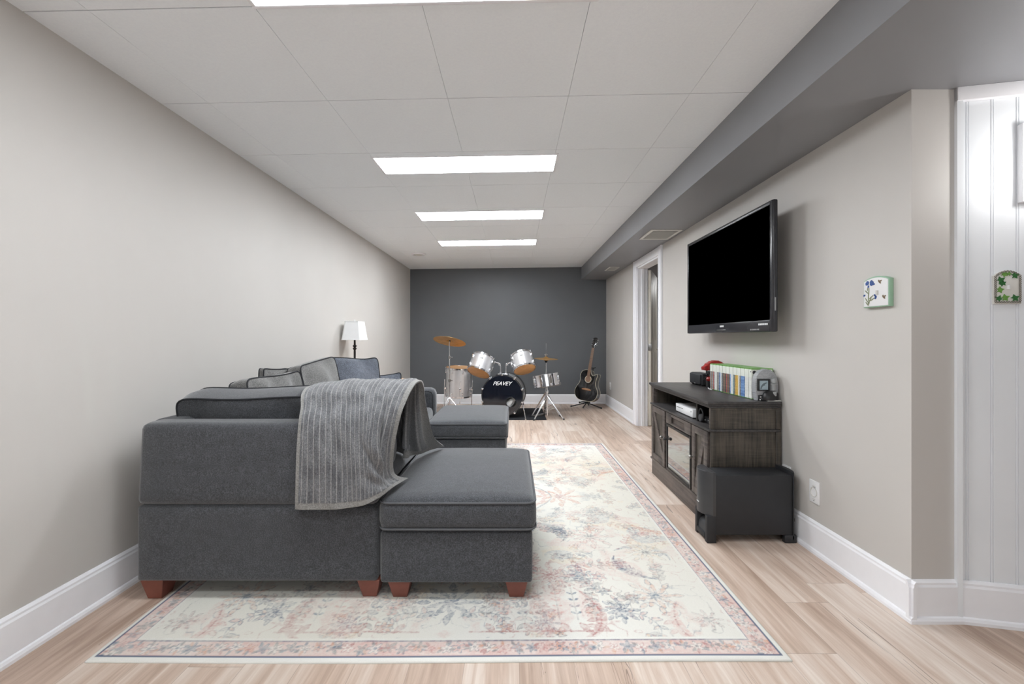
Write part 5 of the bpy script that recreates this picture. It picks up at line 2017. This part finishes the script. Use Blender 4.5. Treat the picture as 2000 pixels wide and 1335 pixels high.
def tripod(bm, z_top, z_foot, r_foot, angs, rt=0.008, zc=0.12):
    for a in angs:
        c_, s_ = math.cos(a), math.sin(a)
        for off in (-0.010, 0.010):
            ox, oy = -s_ * off, c_ * off
            tube(bm, [(ox, oy, z_top), (r_foot * c_ + ox * 0.5, r_foot * s_ + oy * 0.5, z_foot + 0.012)], rt * 0.7, 8)
        tube(bm, [(0, 0, zc), (r_foot * 0.5 * c_, r_foot * 0.5 * s_, (z_top + z_foot) / 2)], rt * 0.5, 8)


def tripod_leg_parts(root, z_top, r_foot, angs, rt=0.008, zc=0.12):
    for a in angs:
        bm = B()
        tripod(bm, z_top, 0, r_foot, [a], rt, zc)
        l = obj('leg', bm, M['chrome'], root, local=True)
        bm = B()
        c_, s_ = math.cos(a), math.sin(a)
        tube(bm, [(r_foot * 0.96 * c_, r_foot * 0.96 * s_, 0.022), (r_foot * 1.03 * c_, r_foot * 1.03 * s_, 0.011)], 0.011, 10)
        obj('rubber_foot', bm, M['black'], l, local=True)


# crash cymbal and stand
CYX, CYY = -0.905, 6.05
cs = thing('cymbal_stand', 'thin chrome cymbal stand in front of the floor tom', 'stand', (CYX, CYY, 0))
bm = B()
tube(bm, [(0, 0, 0.08), (0, 0, 0.55)], 0.011, 12)
tube(bm, [(0, 0, 0.5), (0, 0, 0.88)], 0.008, 12)
tube(bm, [(0, 0, 0.86), (0.0, 0.0, 1.08), (0.004, 0.012, 1.125)], 0.0055, 10)
obj('pole', bm, M['chrome'], cs, local=True)
for z in (0.54, 0.87):
    bm = B()
    lathe(bm, [(0, -0.022), (0.016, -0.02), (0.018, 0), (0.015, 0.02), (0, 0.022)], 14, Matrix.Translation((0, 0, z)))
    box(bm, 0.01, 0.045, -0.004, 0.004, z - 0.008, z + 0.008, 0.003)
    obj('clamp', bm, M['steel'], cs, local=True)
tripod_leg_parts(cs, 0.30, 0.26, (-PI / 2 - 0.4, -PI / 2 + 1.4, PI / 2 + 0.4))
cr_ = thing('crash_cymbal', 'large bronze crash cymbal tilted on top of the thin stand at the left', 'cymbal', (CYX + 0.002, CYY + 0.006, 1.098), axis_rot((0.13, 0.30, 0.95)))


def cymbal_bm(R, bell=0.05, h=0.022):
    bm = B()
    pr = [(0.006, h + 0.006), (bell * 0.5, h + 0.002), (bell, h - 0.010), (bell * 1.1, h - 0.013)]
    for i in range(1, 9):
        t = i / 8
        pr.append((bell * 1.1 + (R - bell * 1.1) * t, (h - 0.013) * (1 - t ** 1.4) - 0.004 * t))
    bot = [(r, z - 0.002) for r, z in pr[::-1]]
    lathe(bm, pr + bot, 64, closed=True)
    return bm


obj('disc', cymbal_bm(0.232, 0.045), M['brass'], cr_, local=True)
bm = B()
lathe(bm, [(0, 0.024), (0.016, 0.026), (0.016, 0.036), (0.006, 0.04), (0, 0.05)], 14)
lathe(bm, [(0, -0.004), (0.014, -0.002), (0.016, 0.010), (0, 0.012)], 14)
obj('felt_and_nut', bm, M['black'], cr_, local=True)

# hi-hat
HX_, HY_ = 0.495, 6.36
hh = thing('hi_hat_stand', 'chrome hi-hat stand with long rod, behind the snare drum', 'stand', (HX_, HY_, 0))
bm = B()
tube(bm, [(0, 0, 0.04), (0, 0, 0.62)], 0.013, 12)
tube(bm, [(0, 0, 0.60), (0, 0, 0.79)], 0.009, 12)
tube(bm, [(0, 0, 0.78), (0, 0, 1.065)], 0.0035, 8)
obj('pole', bm, M['chrome'], hh, local=True)
bm = B()
lathe(bm, [(0, -0.026), (0.010, -0.024), (0.024, 0.0), (0.024, 0.006), (0, 0.010)], 16, Matrix.Translation((0, 0, 0.80)))
obj('seat_cup', bm, M['black'], hh, local=True)
bm = B()
lathe(bm, [(0, 0), (0.012, 0.002), (0.020, 0.012), (0.010, 0.02), (0.012, 0.04), (0, 0.045)], 14, Matrix.Translation((0, 0, 0.865)))
box(bm, -0.025, 0.025, -0.005, 0.005, 0.888, 0.902, 0.003)
obj('clutch', bm, M['steel'], hh, local=True)
tripod_leg_parts(hh, 0.34, 0.27, (-PI / 2 + 0.75, -PI / 2 - 0.95, PI / 2), zc=0.10)
bm = B()
box(bm, -0.035, 0.035, -0.30, 0.02, 0.012, 0.024, 0.004, mat=Matrix.Rotation(-0.75, 4, 'Z') @ Matrix.Translation((0, 0, -0.001)))
obj('pedal', bm, M['steel'], hh, local=True)
for nm, z, flip in (('top', 0.838, 0), ('bottom', 0.826, 1)):
    r = thing('hi_hat_cymbal', f'thin brass hi-hat cymbal, {"upper" if nm == "top" else "lower"} of the pair on the rod', 'cymbal', (HX_, HY_, z), (math.radians(1.5) + (PI if flip else 0), math.radians(2), 0))
    obj('disc', cymbal_bm(0.178, 0.045, 0.02), M['brass'], r, local=True)

# snare on its basket stand
SNX, SNY = 0.475, 6.02
ss = thing('snare_stand', 'low chrome tripod stand carrying the snare drum', 'stand', (SNX + 0.01, SNY, 0))
bm = B()
tube(bm, [(0, 0, 0.05), (0, 0, 0.40)], 0.012, 12)
tube(bm, [(0, 0, 0.36), (0, 0, 0.452)], 0.009, 12)
lathe(bm, [(0, -0.02), (0.017, -0.018), (0.019, 0), (0.017, 0.018), (0, 0.02)], 14, Matrix.Translation((0, 0, 0.39)))
obj('pole', bm, M['chrome'], ss, local=True)
tl = Matrix.Translation((0, 0, 0.452)) @ Matrix.Rotation(math.radians(-5), 4, 'X') @ Matrix.Rotation(math.radians(-9), 4, 'Y')
for a in (0.1, 2.2, -2.0):
    bm = B()
    c_, s_ = math.cos(a), math.sin(a)
    tube(bm, [tl @ Vector((0, 0, 0)), tl @ Vector((0.17 * c_, 0.17 * s_, 0.002)), tl @ Vector((0.198 * c_, 0.198 * s_, 0.01)), tl @ Vector((0.200 * c_, 0.200 * s_, 0.04))], 0.0055, 8)
    obj('basket_arm', bm, M['steel'], ss, local=True)
tripod_leg_parts(ss, 0.33, 0.25, (-PI / 2 - 0.9, -PI / 2 + 1.1, PI / 2 + 0.1), zc=0.12)
sn = thing('snare_drum', 'shallow chrome snare drum tilted on its stand, right of the bass drum', 'drum', (SNX + 0.006, SNY, 0.474), (math.radians(-5), math.radians(-9), 0))
drum_parts(sn, 0.178, 0.150, 8, M['chrome'], M['offwhite'], M['offwhite'])
bm = B()
box(bm, -0.018, 0.018, -0.205, -0.176, 0.03, 0.12, 0.004, mat=Matrix.Rotation(0.25, 4, 'Z'))
tube(bm, [Matrix.Rotation(0.25, 4, 'Z') @ Vector((0, -0.2, 0.10)), Matrix.Rotation(0.25, 4, 'Z') @ Vector((0.0, -0.225, 0.145))], 0.005, 8)
obj('strainer', bm, M['steel'], sn, local=True)

bm = B()
box(bm, -0.95, 0.470, 5.93, 6.90, 0.0, 0.006, 0.002)
tag(obj('drum_mat', bm, M['mat']), 'thin black floor mat under the drum kit', 'mat')

# ------------------------------------------------------------------ guitar and stand
GA = math.radians(-36)
gt = thing('acoustic_guitar', 'black acoustic guitar with cutaway and cream binding, upright at the charcoal wall', 'guitar', (1.185, 6.90, 0.125), (math.radians(-9), math.radians(6), GA))
outl = [(0, 0), (-.11, .008), (-.178, .06), (-.200, .14), (-.178, .215), (-.143, .275), (-.136, .33), (-.147, .40), (-.125, .465), (-.07, .495), (-.03, .498),
        (.025, .490), (.040, .445), (.075, .418), (.110, .436), (.146, .452), (.152, .42), (.140, .36), (.137, .30), (.155, .25), (.185, .20), (.200, .14), (.178, .06), (.11, .008)]
ol = [(p.x, p.y) for p in catmull([(a, b_, 0) for a, b_ in outl], 5)]
bm = B()
prism(bm, ol, -0.055, 0.055, lambda u, v, d: Vector((u, d, v)), bev=0.003)
body = obj('body', bm, M['gblack'], gt, local=True, angle=40)
bm = B()
for d in (-0.0545, 0.0545):
    tube(bm, [(u, d, v) for u, v in ol], 0.0032, 6, closed=True)
obj('binding', bm, M['cream'], body, local=True)
bm = B()
lathe(bm, [(0, 0), (0.048, 0), (0.048, 0.001), (0, 0.001)], 32, Matrix.Translation((-0.0, -0.056, 0.350)) @ Matrix.Rotation(PI / 2, 4, 'X'))
obj('sound_hole', bm, M['fret'], body, local=True)
bm = B()
lathe(bm, [(0.049, 0), (0.049, 0.002), (0.058, 0.002), (0.058, 0)], 32, Matrix.Translation((0, -0.055, 0.350)) @ Matrix.Rotation(PI / 2, 4, 'X'), closed=True)
obj('rosette', bm, M['cream'], body, local=True)
bm = B()
prism(bm, [(-0.075, 0.172), (0.075, 0.172), (0.082, 0.185), (0.06, 0.196), (0.03, 0.202), (-0.03, 0.202), (-0.06, 0.196), (-0.082, 0.185)], -0.064, -0.054, lambda u, v, d: Vector((u, d, v)), bev=0.002)
obj('bridge', bm, M['tan'], body, local=True)
bm = B()
prism(bm, [(-0.027, 0.395), (0.027, 0.395), (0.0215, 0.865), (-0.0215, 0.865)], -0.066, -0.058, lambda u, v, d: Vector((u, d, v)), bev=0.001)
nk = obj('fretboard', bm, M['fret'], gt, local=True)
bm = B()
for k in range(20):
    z = 0.865 - 0.648 * (1 - 2 ** (-(k + 1) / 12.0))
    wdt = 0.0215 + (0.865 - z) / 0.47 * 0.0055
    tube(bm, [(-wdt, -0.0662, z), (wdt, -0.0662, z)], 0.0009, 4)
obj('frets', bm, M['steel'], nk, local=True)
bm = B()
prism(bm, [(-0.0215, -0.058), (0.0215, -0.058), (0.018, -0.040), (0.008, -0.034), (-0.008, -0.034), (-0.018, -0.040)], 0.48, 0.87, lambda u, v, d: Vector((u, v, d)))
obj('neck', bm, M['gblack'], gt, local=True)
hm = Matrix.Translation((0, -0.060, 0.868)) @ Matrix.Rotation(math.radians(-12), 4, 'X')
bm = B()
prism(bm, [(-0.022, 0.0), (0.022, 0.0), (0.036, 0.035), (0.033, 0.12), (0.036, 0.165), (0.012, 0.178), (0, 0.170), (-0.012, 0.178), (-0.036, 0.165), (-0.033, 0.12), (-0.036, 0.035)], 0.0, 0.016, lambda u, v, d: hm @ Vector((u, d, v)), bev=0.0015)
hd = obj('headstock', bm, M['gblack'], gt, local=True)
for sx_ in (-1, 1):
    for z in (0.050, 0.092, 0.134):
        bm = B()
        tube(bm, [hm @ Vector((sx_ * 0.030, 0.009, z)), hm @ Vector((sx_ * 0.046, 0.009, z))], 0.003, 8)
        tube(bm, [hm @ Vector((sx_ * 0.046, 0.009, z - 0.007)), hm @ Vector((sx_ * 0.046, 0.009, z + 0.007))], 0.006, 10)
        tube(bm, [hm @ Vector((sx_ * 0.020, -0.012, z)), hm @ Vector((sx_ * 0.020, 0.002, z))], 0.0045, 8)
        obj('tuning_peg', bm, M['chrome'], hd, local=True)
bm = B()
for k in range(6):
    x = -0.0175 + 0.007 * k
    x2 = -0.027 + 0.0108 * k
    tube(bm, [hm @ Vector((0.020 * (-1 if k < 3 else 1), -0.009, (0.050, 0.092, 0.134)[k % 3])), (x, -0.069, 0.866), (x2, -0.066, 0.186)], 0.0006, 4)
obj('strings', bm, M['steel'], gt, local=True)

gs = thing('guitar_stand', 'black folding tripod guitar stand under the acoustic guitar', 'stand', (1.215, 7.02, 0), (0, 0, GA * 0.6))
bm = B()
tube(bm, [(0, 0.02, 0.06), (0.085, 0.125, 0.64)], 0.010, 10)
obj('upright', bm, M['black_matte'], gs, local=True)
bm = B()
tube(bm, catmull([(0.035, 0.055, 0.655), (0.045, 0.10, 0.65), (0.085, 0.125, 0.64), (0.125, 0.10, 0.65), (0.135, 0.055, 0.655)], 5, False), 0.008, 8)
obj('neck_yoke', bm, M['black_matte'], gs, local=True)
for a, l in ((PI + 0.35, 0.26), (-0.35, 0.27), (PI / 2, 0.16), (-PI / 2 - 0.3, 0.12)):
    bm = B()
    tube(bm, [(0, 0.02, 0.075), (l * 0.5 * math.cos(a), 0.02 + l * 0.5 * math.sin(a), 0.045), (l * math.cos(a), 0.02 + l * math.sin(a), 0.012)], 0.009, 8)
    tube(bm, [(l * 0.94 * math.cos(a), 0.02 + l * 0.94 * math.sin(a), 0.016), (l * 1.04 * math.cos(a), 0.02 + l * 1.04 * math.sin(a), 0.013)], 0.0125, 8)
    obj('leg', bm, M['black_matte'], gs, local=True)
for sx_ in (-1, 1):
    bm = B()
    tube(bm, catmull([(0, 0.02, 0.085), (sx_ * 0.06, -0.03, 0.092), (sx_ * 0.075, -0.12, 0.096), (sx_ * 0.075, -0.20, 0.098), (sx_ * 0.075, -0.212, 0.120)], 5, False), 0.009, 8)
    obj('cradle_arm', bm, M['black_matte'], gs, local=True)
